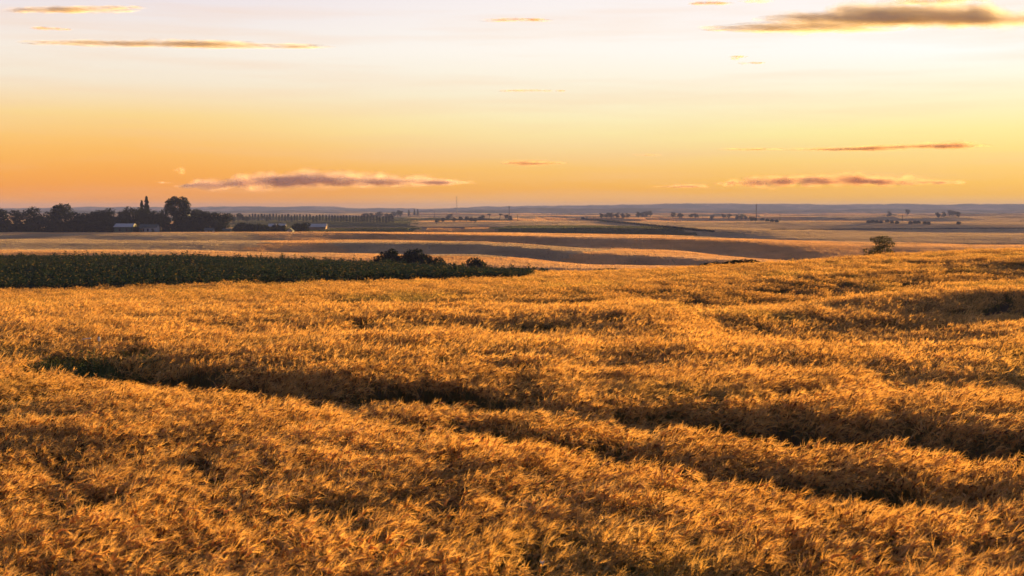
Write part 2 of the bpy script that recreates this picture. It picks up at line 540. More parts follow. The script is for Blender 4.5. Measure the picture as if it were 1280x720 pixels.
# ------------------------------------------------------------------ far hills
def hill(x0, x1, d, ybase, ytop, seed, thick=900, rough=1.0):
    """one long low wooded ridge running across the view"""
    n, mrow = 260, 14
    xs = np.linspace(x0, x1, n)
    V = []
    for j in range(mrow):
        t = j / (mrow - 1)
        for i, xp in enumerate(xs):
            dd = d + thick * t
            yt = np.interp(xp, [p[0] for p in ytop], [p[1] for p in ytop])
            h = CAM_H + ray(640, yt)[1] * (d + thick * .5) + 10
            h += (fbm(np.array([xp / 45.]), np.array([seed * 1.]), seed, 5, .6)[0] - .5) * d * .0032 * rough
            prof = math.sin(math.pi * min(t, .999)) ** .8
            V.append(((xp - 640) / F * dd, dd, -10 + h * prof + (random.random() - .5) * d * .0005 * prof))
    idx = np.arange(n * mrow).reshape(mrow, n)
    q = np.stack([idx[:-1, :-1], idx[:-1, 1:], idx[1:, 1:], idx[1:, :-1]], -1).reshape(-1, 4)
    me = np_mesh('hill', np.array(V), q, True)
    o = link_mesh('hill', me, hill_mat)
    tag(o, kind='structure')
    return o


hill_mat, t, out = new_mat('wooded_hill')
g = t.new('ShaderNodeNewGeometry')
mpn = t.new('ShaderNodeMapping'); t.link(g.outputs['Position'], mpn.inputs[0]); mpn.inputs['Scale'].default_value = (1, .5, 3)
n1 = t.noise(mpn.outputs[0], .004, 4, .6); n2 = t.noise(g.outputs['Position'], .03, 4, .7)
cc_ = t.ramp(n1, [(.42, (.07, .085, .06)), (.52, (.16, .14, .10)), (.60, (.34, .26, .18)), (.66, (.10, .11, .07))])
cc_ = t.mix(1.0, cc_, t.ramp(n2, [(.3, (.6, .6, .6)), (.7, (1.2, 1.2, 1.2))]), 'MULTIPLY')
d_ = t.new('ShaderNodeBsdfDiffuse'); t.link(cc_, d_.inputs[0]); t.link(d_.outputs[0], out.inputs[0])

hill(-900, 700, 4200, 268, [(-900, 261), (280, 263), (440, 262.5), (480, 264), (560, 263), (600, 262), (700, 268)], 3, 700)
hill(520, 2300, 4800, 268, [(520, 270), (560, 263), (650, 260.5), (800, 261), (900, 262), (1208, 262.5), (2300, 262)], 8, 800)
hill(-1300, 900, 6200, 268, [(-1300, 259), (72, 259.5), (200, 259.5), (330, 258), (400, 258), (450, 260.5), (600, 260), (700, 262), (900, 268)], 14, 900, .7)
hill(540, 2600, 6600, 268, [(540, 266), (590, 258.5), (680, 257), (760, 257), (860, 254.5), (1000, 255), (1208, 255.5), (2600, 256)], 21, 900, .45)

# ------------------------------------------------------------------ scattered plants
def gn_scatter(name, pts, rot, scl, pick, protos, label=None, cat=None):
    """one object whose plants are instanced on its points"""
    me = bpy.data.meshes.new(name)
    me.vertices.add(len(pts)); me.vertices.foreach_set('co', np.asarray(pts, np.float32).ravel())
    a = me.attributes.new('rot', 'FLOAT_VECTOR', 'POINT'); a.data.foreach_set('vector', np.asarray(rot, np.float32).ravel())
    a = me.attributes.new('scl', 'FLOAT_VECTOR', 'POINT'); a.data.foreach_set('vector', np.asarray(scl, np.float32).ravel())
    a = me.attributes.new('pick', 'INT', 'POINT'); a.data.foreach_set('value', np.asarray(pick, np.int32))
    me.update()
    o = link_mesh(name, me)
    col = bpy.data.collections.new(name + '_plants')
    for i, m in enumerate(protos):
        po = bpy.data.objects.new('%s_plant_%02d' % (name, i), m); col.objects.link(po)
    ng = bpy.data.node_groups.new(name + '_scatter', 'GeometryNodeTree')
    ng.interface.new_socket('Geometry', in_out='INPUT', socket_type='NodeSocketGeometry')
    ng.interface.new_socket('Geometry', in_out='OUTPUT', socket_type='NodeSocketGeometry')
    N = ng.nodes; L = ng.links
    gi = N.new('NodeGroupInput'); go = N.new('NodeGroupOutput')
    m2p = N.new('GeometryNodeMeshToPoints')
    ci = N.new('GeometryNodeCollectionInfo'); ci.inputs[0].default_value = col
    ci.inputs['Separate Children'].default_value = True; ci.inputs['Reset Children'].default_value = True
    iop = N.new('GeometryNodeInstanceOnPoints'); iop.inputs['Pick Instance'].default_value = True
    def attr(nm, ty):
        n = N.new('GeometryNodeInputNamedAttribute'); n.data_type = ty; n.inputs['Name'].default_value = nm; return n.outputs[0]
    L.new(gi.outputs[0], m2p.inputs[0]); L.new(m2p.outputs[0], iop.inputs['Points'])
    L.new(ci.outputs[0], iop.inputs['Instance']); L.new(attr('pick', 'INT'), iop.inputs['Instance Index'])
    e2r = N.new('FunctionNodeEulerToRotation'); L.new(attr('rot', 'FLOAT_VECTOR'), e2r.inputs[0])
    L.new(e2r.outputs[0], iop.inputs['Rotation']); L.new(attr('scl', 'FLOAT_VECTOR'), iop.inputs['Scale'])
    L.new(iop.outputs[0], go.inputs[0])
    md = o.modifiers.new('scatter', 'NODES'); md.node_group = ng
    tag(o, label, cat, kind='stuff')
    return o


def wheat_clump(seed, size, count, detail, fat=1.0, lng=1.0):
    """a patch of bearded wheat. detail 2: near, 1: middle, 0: far. slots: ear, awn, stem"""
    rnd = random.Random(seed)
    V, Fc, M = [], [], []
    def quad(a, b, c, d, m):
        n = len(V); V.extend((a, b, c, d)); Fc.append((n, n + 1, n + 2, n + 3)); M.append(m)
    def strip(pts, wds, side, m):
        n = len(V)
        for p, wd in zip(pts, wds):
            V.append(p - side * wd); V.append(p + side * wd)
        for i in range(len(pts) - 1):
            k = n + 2 * i
            Fc.append((k, k + 1, k + 3, k + 2)); M.append(m)
    for s in range(count):
        x = (rnd.random() - .5) * size; y = (rnd.random() - .5) * size
        h = WHEAT * rnd.gauss(.88, .10)
        wa = rnd.gauss(-.15, .75)                       # the way the ear nods: mostly towards +x
        lean = Vector((math.cos(wa), math.sin(wa), 0))
        bend = abs(rnd.gauss(1.75 if detail == 2 else 1.45, .55))               # final angle from vertical
        base = Vector((x, y, 0))
        side = lean.cross(Vector((0, 0, 1))).normalized()
        rv = Vector((rnd.gauss(0, 1), rnd.gauss(0, 1), .2)).normalized()
        # stem, then neck and ear along a curve
        top = base + lean * (h * rnd.uniform(.05, .16)) + Vector((0, 0, h * .86))
        wS = .0022 * fat
        if detail == 2:
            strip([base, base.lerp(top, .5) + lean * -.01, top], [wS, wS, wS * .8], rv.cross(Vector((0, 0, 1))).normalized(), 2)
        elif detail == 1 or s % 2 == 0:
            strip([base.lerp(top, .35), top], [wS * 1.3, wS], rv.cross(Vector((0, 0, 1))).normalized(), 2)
        p = top.copy(); ang0 = .12; pts = [p.copy()]; dirs = []
        nseg = 6 if detail == 2 else 4 if detail == 1 else 3
        L = (.085 + rnd.random() * .03) * (1 if detail else 1.1) * lng; neck = .05 * lng
        for k in range(nseg + 1):
            a = ang0 + (bend - ang0) * min(1, (k + 1) / (nseg + .5))
            d = lean * math.sin(a) + Vector((0, 0, math.cos(a)))
            dirs.append(d)
            p = p + d * (neck if k == 0 else L / nseg)
            pts.append(p.copy())
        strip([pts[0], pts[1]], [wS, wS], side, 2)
        ear = pts[1:]; edir = dirs
        # ear: tapered spindle
        ns = 4 if detail == 2 else 3 if detail == 1 else 2
        prof = [.35, 1, 1.05, .9, .75, .5, .12][:len(ear)] if detail == 2 else [.4, 1.0, .95, .7, .2][:len(ear)] if detail == 1 else [.5, 1, .8, .2][:len(ear)]
        rad = (.0068 if detail < 2 else .0086) * fat
        if ns > 2:
            n = len(V)
            for i, (q, rr_) in enumerate(zip(ear, prof)):
                d = edir[min(i, len(edir) - 1)]
                u = side; v = d.cross(side).normalized()
                for k in range(ns):
                    t_ = 2 * math.pi * k / ns + .6
                    jit = 1 + (.25 if (i + k) % 2 else -.15)
                    V.append(q + (u * math.cos(t_) + v * math.sin(t_) * .8) * (rad * rr_ * jit))
            for i in range(len(ear) - 1):
                for k in range(ns):
                    Fc.append((n + i * ns + k, n + i * ns + (k + 1) % ns, n + (i + 1) * ns + (k + 1) % ns, n + (i + 1) * ns + k)); M.append(0)
        else:
            strip(ear, [rad * q * 1.2 for q in prof], rv, 0)
        # awns
        na_ = 11 if detail == 2 else 5 if detail == 1 else 2
        for k in range(na_):
            i = rnd.randrange(0, len(ear) - 1)
            d = edir[min(i + 1, len(edir) - 1)]
            sp = (side * rnd.gauss(0, 1) + d.cross(side) * rnd.gauss(0, 1)).normalized()
            q0 = ear[i]; ln = (.10 + .05 * rnd.random()) * (lng if detail < 2 else lng * .85)
            q1 = q0 + d * ln * .55 + sp * ln * rnd.uniform(.08, .22)
            q2 = q0 + d * ln + sp * ln * rnd.uniform(.2, .42) - Vector((0, 0, ln * .05))
            sd = Vector((rnd.gauss(0, 1), rnd.gauss(0, 1), rnd.gauss(0, 1))).normalized()
            wA = .0013 * fat * (1 if detail == 2 else 1.7)
            if detail == 2: strip([q0, q1, q2], [wA, wA, wA * .35], sd, 1)
            else: strip([q0, q2], [wA * 1.3, wA * .5], sd, 1)
        # drying leaf
        if detail == 2 and s % 2 == 0 or detail == 1 and s % 4 == 0:
            la = rnd.uniform(0, 6.28); ld = Vector((math.cos(la), math.sin(la), 0))
            st = base.lerp(top, rnd.uniform(.5, .8)); ll = rnd.uniform(.12, .22)
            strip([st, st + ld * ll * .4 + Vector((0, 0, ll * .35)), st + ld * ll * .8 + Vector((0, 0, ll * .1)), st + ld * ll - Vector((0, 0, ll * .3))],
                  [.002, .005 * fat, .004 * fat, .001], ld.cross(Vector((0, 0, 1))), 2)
    me = bpy.data.meshes.new('wheat_clump')
    me.from_pydata(V, [], Fc)
    for m in (wheat_head, wheat_awn, wheat_stem): me.materials.append(m)
    me.polygons.foreach_set('material_index', M)
    me.update()
    return me


def in_gap(x, y):
    g = np.zeros(x.shape, bool)
    wob = (fbm(x / 1.7, y / 1.7, 41, 3) - .5) * 2.2
    for i, hw in GAPS:
        q, dep, wid = SW[i]
        dd, tt = dist_poly(x, y - .4, q)
        g |= (dd + wob < hw * np.clip(np.minimum(tt, 1 - tt) * 5, 0, 1))
    return g


def near_crest(x, y):      # distance of the field's far edge in this direction
    xp = 640 + F * x / np.maximum(y, 1)
    return np.interp(xp, KX, LINES[2][0])


def grid_pts(d0, d1, step, margin_px=130, jit=.5):
    ys = np.arange(d0, d1, step)
    P_ = []
    for y in ys:
        wx = (640 + margin_px) / F * y + 1.5
        xs = np.arange(-wx, wx, step)
        P_.append(np.stack([xs, np.full(len(xs), y)], 1))
    P_ = np.concatenate(P_)
    return P_ + RNG.uniform(-jit, jit, P_.shape) * step


def wheat_scatter(name, d0, d1, step, protos, label, edge=None, hvar=.24):
    p = grid_pts(d0, d1, step)
    x, y = p[:, 0], p[:, 1]
    keep = ~in_gap(x, y)
    keep &= (fbm(x / .55, y / .7, 91, 3) + RNG.normal(0, .04, len(x))) > .36
    if edge is not None: keep &= edge(x, y)
    x, y = x[keep], y[keep]
    n = len(x)
    z = ground_z(x, y)
    lump = fbm(x / 1.1, y / 1.1, 51, 3) * .6 + fbm(x / 4.5, y / 3.2, 52, 2) * .4
    h = 1 + (lump - .5) * hvar * 2.2
    lodge = (fbm(x / 2.3, y / 2.3, 53, 2) - .5) * .8
    rot = np.stack([lodge * .5 + RNG.normal(0, .05, n), lodge * .6 + .06 + RNG.normal(0, .06, n), (fbm(x / 3., y / 3., 54, 2) - .5) * 2.4 + RNG.normal(0, .28, n)], 1)
    s = RNG.uniform(.9, 1.12, n)
    scl = np.stack([s, s, h * RNG.uniform(.93, 1.07, n)], 1)
    print(name, n)
    return gn_scatter(name, np.stack([x, y, z - .02], 1), rot, scl, RNG.integers(0, len(protos), n), protos, label, 'wheat')


p_near = [wheat_clump(100 + i, .46, 17, 2, 1.75, 1.55) for i in range(14)]
p_mid = [wheat_clump(200 + i, .85, 58, 1, 2.1, 1.3) for i in range(7)]
p_far = [wheat_clump(300 + i, 1.9, 330, 0, 2.2) for i in range(6)]
wheat_scatter('wheat', 10.5, 36, .31, p_near, 'ripe bearded golden wheat with nodding ears filling the nearest slope')
wheat_scatter('wheat', 36, 74, .66, p_mid, 'ripe golden wheat on the middle of the slope beyond the trodden swales')
wheat_scatter('wheat', 74, 262, 1.35, p_far, 'ripe golden wheat running to the far crest of the slope with the lone tree',
              lambda x, y: (y < near_crest(x, y) + 6) | ((640 + F * x / y > 672) & (y < 215)))

# ------------------------------------------------------------------ crops of the valley: tiles of short stalks
def stalk_tile(seed, size, n, wd, ht, mat):
    r_ = np.random.default_rng(seed)
    c = r_.uniform(-.55, .55, (n, 2)) * size; a = r_.uniform(0, math.pi, n)
    h = ht * r_.uniform(.6, 1.15, n); u = np.stack([np.cos(a), np.sin(a)], 1) * (wd * r_.uniform(.5, 1.2, n))[:, None] * .5
    t_ = r_.normal(0, .12, (n, 2)) * ht
    lo = np.full((n, 1), -.25 * ht)
    V = np.stack([np.concatenate([c - u, lo], 1), np.concatenate([c + u, lo], 1), np.concatenate([c + u * .7 + t_, h[:, None]], 1), np.concatenate([c - u * .7 + t_, h[:, None] * .93], 1)], 1).reshape(-1, 3)
    me = np_mesh('stalks', V, np.arange(4 * n).reshape(n, 4)); me.materials.append(mat); return me


gold_far = leafy_mat('gold_crop', [(0, (.64, .41, .21)), (.5, (.74, .49, .26)), (1, (.68, .45, .24))], .4, (.012, (.58, .44, .32), .42, .60, .7))
taupe_far = leafy_mat('grey_stubble_and_shade', [(0, (.50, .41, .30)), (.5, (.58, .48, .35)), (1, (.52, .42, .30))], .25, (.012, (.48, .40, .29), .45, .62, .6))  # also covers the valley patches whose shade is painted in taupe
green_far = leafy_mat('green_pasture', [(0, (.06, .09, .05)), (.5, (.09, .12, .06)), (1, (.12, .13, .06))], .3, (.012, (.08, .08, .04), .45, .62, .6))
TIERS = [(332, 720, 8., 850, .26, .5), (720, 1600, 16., 1500, .5, .6), (1600, 4000, 40., 3000, 1.3, 1.2)]
for ci_, (nm, mt, lb) in enumerate([('barley', gold_far, 'golden crop lit in long streaks on the valley fields'), ('stubble', taupe_far, 'grey brown stubble and painted shade on the far valley fields'),
                                    ('pasture_grass', green_far, 'green pasture in plots of the far valley')]):
    PTS, ROT, SCL, PK, protos = [], [], [], [], []
    for ti, (da, db, st, nb_, wd, ht) in enumerate(TIERS):
        for v_ in range(3): protos.append(stalk_tile(700 + ti * 10 + v_, st, nb_, wd, ht, mt))
        p = grid_pts(da, db, st, 110, .12)
        x, y = p[:, 0], p[:, 1]
        # plot colour of the nearest ground vertex
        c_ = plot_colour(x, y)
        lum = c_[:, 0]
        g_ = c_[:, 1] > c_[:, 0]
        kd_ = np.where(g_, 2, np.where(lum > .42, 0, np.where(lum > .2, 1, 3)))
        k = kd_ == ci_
        x, y = x[k], y[k]; n = len(x); e = st * .4
        z = ground_z(x, y)
        sx = (ground_z(x + e, y) - ground_z(x - e, y)) / (2 * e); sy = (ground_z(x, y + e) - ground_z(x, y - e)) / (2 * e)
        PTS.append(np.stack([x, y, z], 1)); ROT.append(np.stack([np.arctan(sy), -np.arctan(sx), np.zeros(n)], 1))
        SCL.append(np.stack([np.ones(n), np.ones(n), RNG.uniform(.8, 1.1, n)], 1)); PK.append(RNG.integers(0, 3, n) + ti * 3)
    PTS, ROT, SCL, PK = (np.concatenate(q) for q in (PTS, ROT, SCL, PK))
    print(nm, len(PTS))
    gn_scatter(nm, PTS, ROT, SCL, PK, protos, lb, 'crop')

# ------------------------------------------------------------------ dark row crop
def row_plant(seed, leaves=15, ln=1.3):
    rnd = random.Random(seed)
    V, Fc = [], []
    for r_ in range(3):
        bx = (r_ - 1) * .22 + rnd.gauss(0, .05)
        h = rnd.uniform(.85, 1.3)
        n = len(V)
        for a in (-.012, .012): V.append((bx + a, 0, 0)); V.append((bx + a + rnd.gauss(0, .02), 0, h))
        Fc.append((n, n + 2, n + 3, n + 1))
        for k in range(leaves):
            zz = h * rnd.uniform(.25, 1); a = rnd.uniform(0, 6.28); l = rnd.uniform(.2, .42); wdt = rnd.uniform(.05, .10)
            dx, dy = math.cos(a), math.sin(a); up = rnd.uniform(-.1, .5)
            n = len(V); p0 = (bx, 0, zz); ex = (bx + dx * l, dy * l, zz + up * l); m_ = (bx + dx * l * .5, dy * l * .5, zz + up * l * .8 + .04)
            V.extend([p0, (m_[0] - dy * wdt, m_[1] + dx * wdt, m_[2]), ex, (m_[0] + dy * wdt, m_[1] - dx * wdt, m_[2])])
            Fc.append((n, n + 1, n + 2, n + 3))
    me = bpy.data.meshes.new('row_plant'); me.from_pydata(V, [], Fc); me.materials.append(crop_leaf)
    return me


pp = []
for row in np.arange(-110, 110, 1.15):           # rows run away from the viewer
    ys = np.arange(106, 268, .95)
    xs = row + (ys - 106) * -.26
    pp.append(np.stack([xs, ys], 1))
pp = np.concatenate(pp) + RNG.normal(0, .10, (sum(len(a) for a in pp), 2))
x, y = pp[:, 0], pp[:, 1]
xp = 640 + F * x / y
d_near = near_crest(x, y) + 5 + np.clip((xp - 400) / 300, 0, 1) * 25
d_far = np.interp(xp, KX, LINES[3][0]) + 8
keep = (y > d_near) & (y < d_far) & (xp > -120) & (xp < 668 + vnoise(y / 9, x * 0, 3) * 20)
x, y = x[keep], y[keep]; n = len(x)
print('row crop', n)
gn_scatter('soybean', np.stack([x, y, ground_z(x, y)], 1), np.stack([RNG.normal(0, .05, n), RNG.normal(0, .05, n), RNG.uniform(-.2, .2, n) + .25 + np.where(RNG.random(n) < .5, 0, math.pi)], 1),
           np.stack([RNG.uniform(.8, 1.2, n)] * 2 + [RNG.uniform(.75, 1.2, n) * (1 + .5 * (RNG.random(n) > .97)) * np.interp(640 + F * x / y, [540, 668], [1, .8])], 1), RNG.integers(0, 6, n),
           [row_plant(400 + i) for i in range(6)], 'dark green row crop on the shaded slope beyond the wheat', 'crop')

# dark weeds in the trodden swale
def weed_plant(seed):
    rnd = random.Random(seed); V, Fc = [], []
    for k in range(40):
        a = rnd.uniform(0, 6.28); r_ = rnd.uniform(0, .35); h = rnd.uniform(.3, .85); t_ = rnd.gauss(0, .12)
        x_, y_ = r_ * math.cos(a), r_ * math.sin(a); n = len(V); wd = rnd.uniform(.006, .016)
        V.extend([(x_ - wd, y_, 0), (x_ + wd, y_, 0), (x_ + wd * .8 + t_ * .4, y_, h * .6), (x_ - wd * .8 + t_ * .4, y_, h * .6), (x_ + t_, y_ + t_ * .4, h)])
        Fc.append((n, n + 1, n + 2, n + 3)); Fc.append((n + 3, n + 2, n + 4))
        for j in range(3):
            zz = h * rnd.uniform(.3, .9); b = rnd.uniform(0, 6.28); l = rnd.uniform(.06, .14); n = len(V)
            dx, dy = math.cos(b) * l, math.sin(b) * l
            V.extend([(x_, y_, zz), (x_ + dx * .5 - dy * .25, y_ + dy * .5 + dx * .25, zz + .03), (x_ + dx, y_ + dy, zz), (x_ + dx * .5 + dy * .25, y_ + dy * .5 - dx * .25, zz + .03)])
            Fc.append((n, n + 1, n + 2, n + 3))
    me = bpy.data.meshes.new('weed'); me.from_pydata(V, [], Fc); me.materials.append(weed_leaf)
    return me
weed_leaf = leafy_mat('weed_leaf', [(0, (.045, .075, .03)), (.5, (.085, .13, .045)), (1, (.22, .20, .06))], .35)
p = grid_pts(16, 60, .38)
x, y = p[:, 0], p[:, 1]
k = in_gap(x, y); q0 = np.array(flat_xy(125, 440))
k |= (np.hypot((x - q0[0]) / 1.7, (y - q0[1]) / .9) < 1) & (RNG.random(len(x)) < .8)
x, y = x[k], y[k]; n = len(x)
hh = np.where(np.hypot((x - q0[0]) / 2.2, (y - q0[1]) / 1.6) < 1, 1.35, .62) * RNG.uniform(.6, 1.1, n)
gn_scatter('weeds', np.stack([x, y, ground_z(x, y)], 1), np.stack([RNG.normal(0, .1, n), RNG.normal(0, .1, n), RNG.uniform(0, 6.28, n)], 1),
           np.stack([np.ones(n)] * 2 + [hh], 1), RNG.integers(0, 4, n), [weed_plant(500 + i) for i in range(4)],
           'dark green weeds growing in the trodden swales between the wheat', 'weeds')


# ------------------------------------------------------------------ trees
def blob_leaves(blobs, n, leaf, rnd, shell=.55):
    """many small leaf sprays through the volume of a set of ellipsoids"""
    wts = np.array([b[3] * b[4] * b[5] for b in blobs]) ** .7; wts = wts / wts.sum()
    k = rnd.choice(len(blobs), n, p=wts)
    B = np.array(blobs)[k]
    v = rnd.normal(size=(n, 3)); v /= np.linalg.norm(v, axis=1)[:, None]
    rad = shell + (1.08 - shell) * rnd.random(n) ** .8
    c = B[:, :3] + v * rad[:, None] * B[:, 3:6]
    a = rnd.normal(size=(n, 3)); a /= np.linalg.norm(a, axis=1)[:, None]
    b = np.cross(a, rnd.normal(size=(n, 3))); b /= np.linalg.norm(b, axis=1)[:, None]
    s = (leaf * rnd.uniform(.6, 1.35, n))[:, None]
    V = np.stack([c - a * s - b * s * .1, c + b * s * .5, c + a * s, c - b * s * .55], 1).reshape(-1, 3)
    Q = np.arange(4 * n).reshape(n, 4)
    return V, Q


def tree_parts(kind, seed):
    """meshes (trunk, limbs[], crown) of a tree one unit high"""
    rnd = random.Random(seed); nr_ = np.random.default_rng(seed)
    tm = MB(); limbs = []
    if kind in ('broad', 'big', 'bush', 'shrub', 'lone', 'umbrella'):
        cfg = dict(broad=(.30, .24, 9, 1500, .030), big=(.40, .30, 26, 6500, .020), bush=(.06, .40, 9, 3000, .046), shrub=(.10, .55, 7, 1500, .045),
                   lone=(.20, .40, 0, 3600, .022), umbrella=(.70, .34, 7, 900, .03))[kind]
        th, cw, nb, nl, lf = cfg
        blobs = []
        if kind == 'lone':
            blobs = [(-.30, 0, .34, .20, .20, .17), (-.12, .05, .46, .20, .2, .18), (.05, -.05, .50, .22, .2, .2), (.28, 0, .42, .18, .18, .13),
                     (-.06, 0, .82, .20, .2, .13), (.13, .05, .84, .22, .2, .12), (.32, 0, .70, .15, .16, .10), (.02, 0, .66, .20, .2, .12),
                     (-.42, .1, .50, .09, .1, .07), (.46, 0, .38, .10, .1, .06), (-.25, 0, .84, .10, .1, .07), (-.14, -.1, .28, .14, .14, .12), (.18, .1, .26, .13, .13, .10)]
        elif kind == 'umbrella':
            for k in range(nb):
                a = rnd.uniform(0, 6.28); r_ = rnd.uniform(0, cw)
                blobs.append((r_ * math.cos(a), r_ * math.sin(a), .86 + rnd.uniform(-.03, .05), .16, .16, .08))
        else:
            for k in range(nb):
                a = rnd.uniform(0, 6.28); q = math.sqrt(rnd.random())
                zz = rnd.uniform(th if kind != 'bush' else .12, .90 if kind != 'bush' else .78)
                ww = cw * math.sqrt(max(.1, 1 - ((zz - .58) / .45) ** 2))
                r_ = rnd.uniform(.11, .19) * (1 if kind != 'big' else .72) * (1.25 if kind in ('bush', 'shrub') else 1)
                if kind == 'big':
                    th_ = k * 2 * math.pi / nb; e_ = .75 if k % 3 else .45
                    blobs.append((.35 * e_ * math.cos(th_) * 1.25, rnd.uniform(-.22, .22), .69 + .26 * e_ * math.sin(th_), .10, .10, .085)); continue
                blobs.append((q * ww * math.cos(a), q * ww * math.sin(a), min(zz, 1 - r_ * .9), r_, r_, r_ * .85))
            if kind == 'broad': blobs.append((0, 0, .55, cw * .8, cw * .8, .25))
            if kind == 'big': blobs.append((0, 0, .66, .25, .25, .24))
            if kind in ('bush', 'shrub'): blobs += [(0, 0, .42, cw * .95, cw * .95, .50)] * 2
        r0 = .035 if kind not in ('bush', 'shrub') else .03
        tm.tube([(0, 0, -.05), (.01, 0, th * .5), (-.01, .01, th), (0, 0, th + .25)], [r0 * 1.3, r0, r0 * .8, r0 * .3], 7)
        for k, b in enumerate(blobs[:6]):
            m = MB(); st = Vector((0, 0, th * rnd.uniform(.6, 1.0))); en = Vector(b[:3])
            m.tube([st, st.lerp(en, .5) + Vector((0, 0, .04)), en], [r0 * .5, r0 * .32, r0 * .12], 5); limbs.append(m)
        V, Q = blob_leaves(blobs, nl, lf, nr_, .5)
    elif kind in ('conifer', 'poplar'):
        n = 1100 if kind == 'conifer' else 420
        zz = nr_.random(n) ** .8
        wmax = .20 if kind == 'conifer' else .13
        z0 = .12
        wid = wmax * (np.clip(1 - zz, 0, 1) ** .75) * (.7 + .3 * np.sin(zz * 40 + seed)) + .012
        if kind == 'poplar': wid = wmax * np.sqrt(np.clip(1 - (zz * 2 - .85) ** 2 / 1.4, .02, 1))
        a = nr_.uniform(0, 6.28, n); q = np.sqrt(nr_.random(n))
        z0 = z0 if kind == 'conifer' else .03
        c = np.stack([np.cos(a) * wid * q, np.sin(a) * wid * q, z0 + zz * (1 - z0)], 1)
        u = nr_.normal(size=(n, 3)); u /= np.linalg.norm(u, axis=1)[:, None]
        b = np.cross(u, nr_.normal(size=(n, 3))); b /= np.linalg.norm(b, axis=1)[:, None]
        s = ((.035 if kind == 'conifer' else .055) * nr_.uniform(.6, 1.3, n))[:, None]
        V = np.stack([c - u * s, c + b * s * .5, c + u * s, c - b * s * .5], 1).reshape(-1, 3); Q = np.arange(4 * n).reshape(n, 4)
        tm.tube([(0, 0, -.05), (0, 0, .5), (0, 0, .9)], [.022, .014, .004], 6)
    return tm, limbs, np_mesh('crown', V, Q)


TREE_LIB = {}
def tree_lib(kind, variants, leafm):
    L = []
    for v in range(variants):
        tm, lb, cm = tree_parts(kind, 900 + hash(kind) % 1 + len(kind) * 31 + v * 7)
        cm.materials.append(leafm)
        tme = tm.mesh('trunk', True); tme.materials.append(bark_mat)
        lms = []
        for m in lb:
            q = m.mesh('limb', True); q.materials.append(bark_mat); lms.append(q)
        L.append((tme, lms, cm))
    TREE_LIB[kind] = L


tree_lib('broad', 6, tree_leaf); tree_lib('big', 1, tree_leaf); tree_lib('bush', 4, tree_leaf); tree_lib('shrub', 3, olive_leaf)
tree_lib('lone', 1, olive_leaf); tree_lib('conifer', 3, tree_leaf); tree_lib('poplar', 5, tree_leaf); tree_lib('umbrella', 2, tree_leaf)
KIND_NAME = dict(broad='broadleaf_tree', big='broadleaf_tree', bush='bush', shrub='bush', lone='broadleaf_tree', conifer='conifer', poplar='columnar_tree', umbrella='araucaria_tree')
TREE_CAT = dict(broad='tree', big='tree', bush='bush', shrub='bush', lone='tree', conifer='tree', poplar='tree', umbrella='tree')


def gz1(x, y): return float(ground_z(np.array([x]), np.array([y]))[0])


def d_for(px, py, lo=720, hi=3500, alt=1000.):
    """distance at which the open ground shows at this picture point"""
    a, b = ray(px, py); ds = np.linspace(lo, hi, 3000)
    k = np.argmax(ground_z(a * ds, ds) >= CAM_H + b * ds)
    return float(ds[k]) if k and a * 0 == 0 and ground_z(np.array([a * ds[k]]), np.array([ds[k]]))[0] >= CAM_H + b * ds[k] else alt


def tree(kind, px, py_top, d, label, group=None, wide=1.0, py_base=None, var=None, limbs=True, name=None, sink=0.0, wpx=None, snap=False):
    """a tree whose top is seen at picture row py_top, standing on the ground at distance d"""
    if snap: d = d_for(px, py_base, 720, 3900, d)
    a, b = ray(px, py_top)
    x = a * d; gz = gz1(x, d) - sink
    ztop = CAM_H + b * d
    if py_base is not None:
        hgt = ray(px, py_top)[1] * d - ray(px, py_base)[1] * d
        gz = min(gz, ztop - hgt)
    h = max(ztop - gz, .8)
    lib = TREE_LIB[kind]; v = lib[(var if var is not None else random.randrange(len(lib))) % len(lib)]
    o = empty(name or KIND_NAME[kind], (x, d, gz), random.uniform(0, 6.28) if kind not in ('lone', 'big') else 0)
    o.scale = (h * wide, h * wide, h)
    if wpx: o.scale = (wpx / F * d / 1.05,) * 2 + (h,)
    tag(o, label, TREE_CAT[kind], group)
    link_mesh('trunk', v[0], None, o)
    link_mesh('crown', v[2], None, o)
    if limbs:
        for q in v[1]: link_mesh('limb', q, None, o)
    return o


# wood at the left edge
random.seed(21)
tops = [(-120, 262), (-95, 256), (-70, 262), (-45, 258), (-22, 262), (0, 259), (22, 262), (45, 258), (66, 254), (76, 254), (87, 260), (98, 262), (108, 263), (116, 263.5), (124, 262), (132, 258.5), (139, 262), (148, 263), (156, 263)]
WG = 'trees of the dark wood at the left'
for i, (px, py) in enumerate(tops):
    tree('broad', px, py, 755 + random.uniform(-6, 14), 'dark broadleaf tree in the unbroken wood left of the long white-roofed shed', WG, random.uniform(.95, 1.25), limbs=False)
for i in range(17):
    px = -110 + i * 16.5
    tree('bush', px, random.uniform(270, 276), 738 + random.uniform(0, 6), 'low dark bush at the foot of the wood beside the white-roofed shed', 'undergrowth bushes of the dark wood', 1.25, limbs=False)
TB = 'trees behind the farm sheds'
for px, py, d in [(166, 257), (175, 256.5), (183, 260), (191, 259.5), (199, 259.5), (206, 263), (160, 262)] and [(166, 256, 770), (175, 255, 775), (184, 259, 765), (192, 258, 770), (200, 260, 768), (207, 263, 760), (158, 261, 772)]:
    tree('broad', px, py, d, 'dark leafy tree standing close behind the white cottage', TB, random.uniform(.9, 1.15), limbs=False)
tree('conifer', 183, 246, 790, 'tall thin pointed tree rising above the wood beside a smaller spire', None, .85)
tree('conifer', 177, 251, 792, 'small spindly spire of a tree left of the tallest pointed one', None, .8)
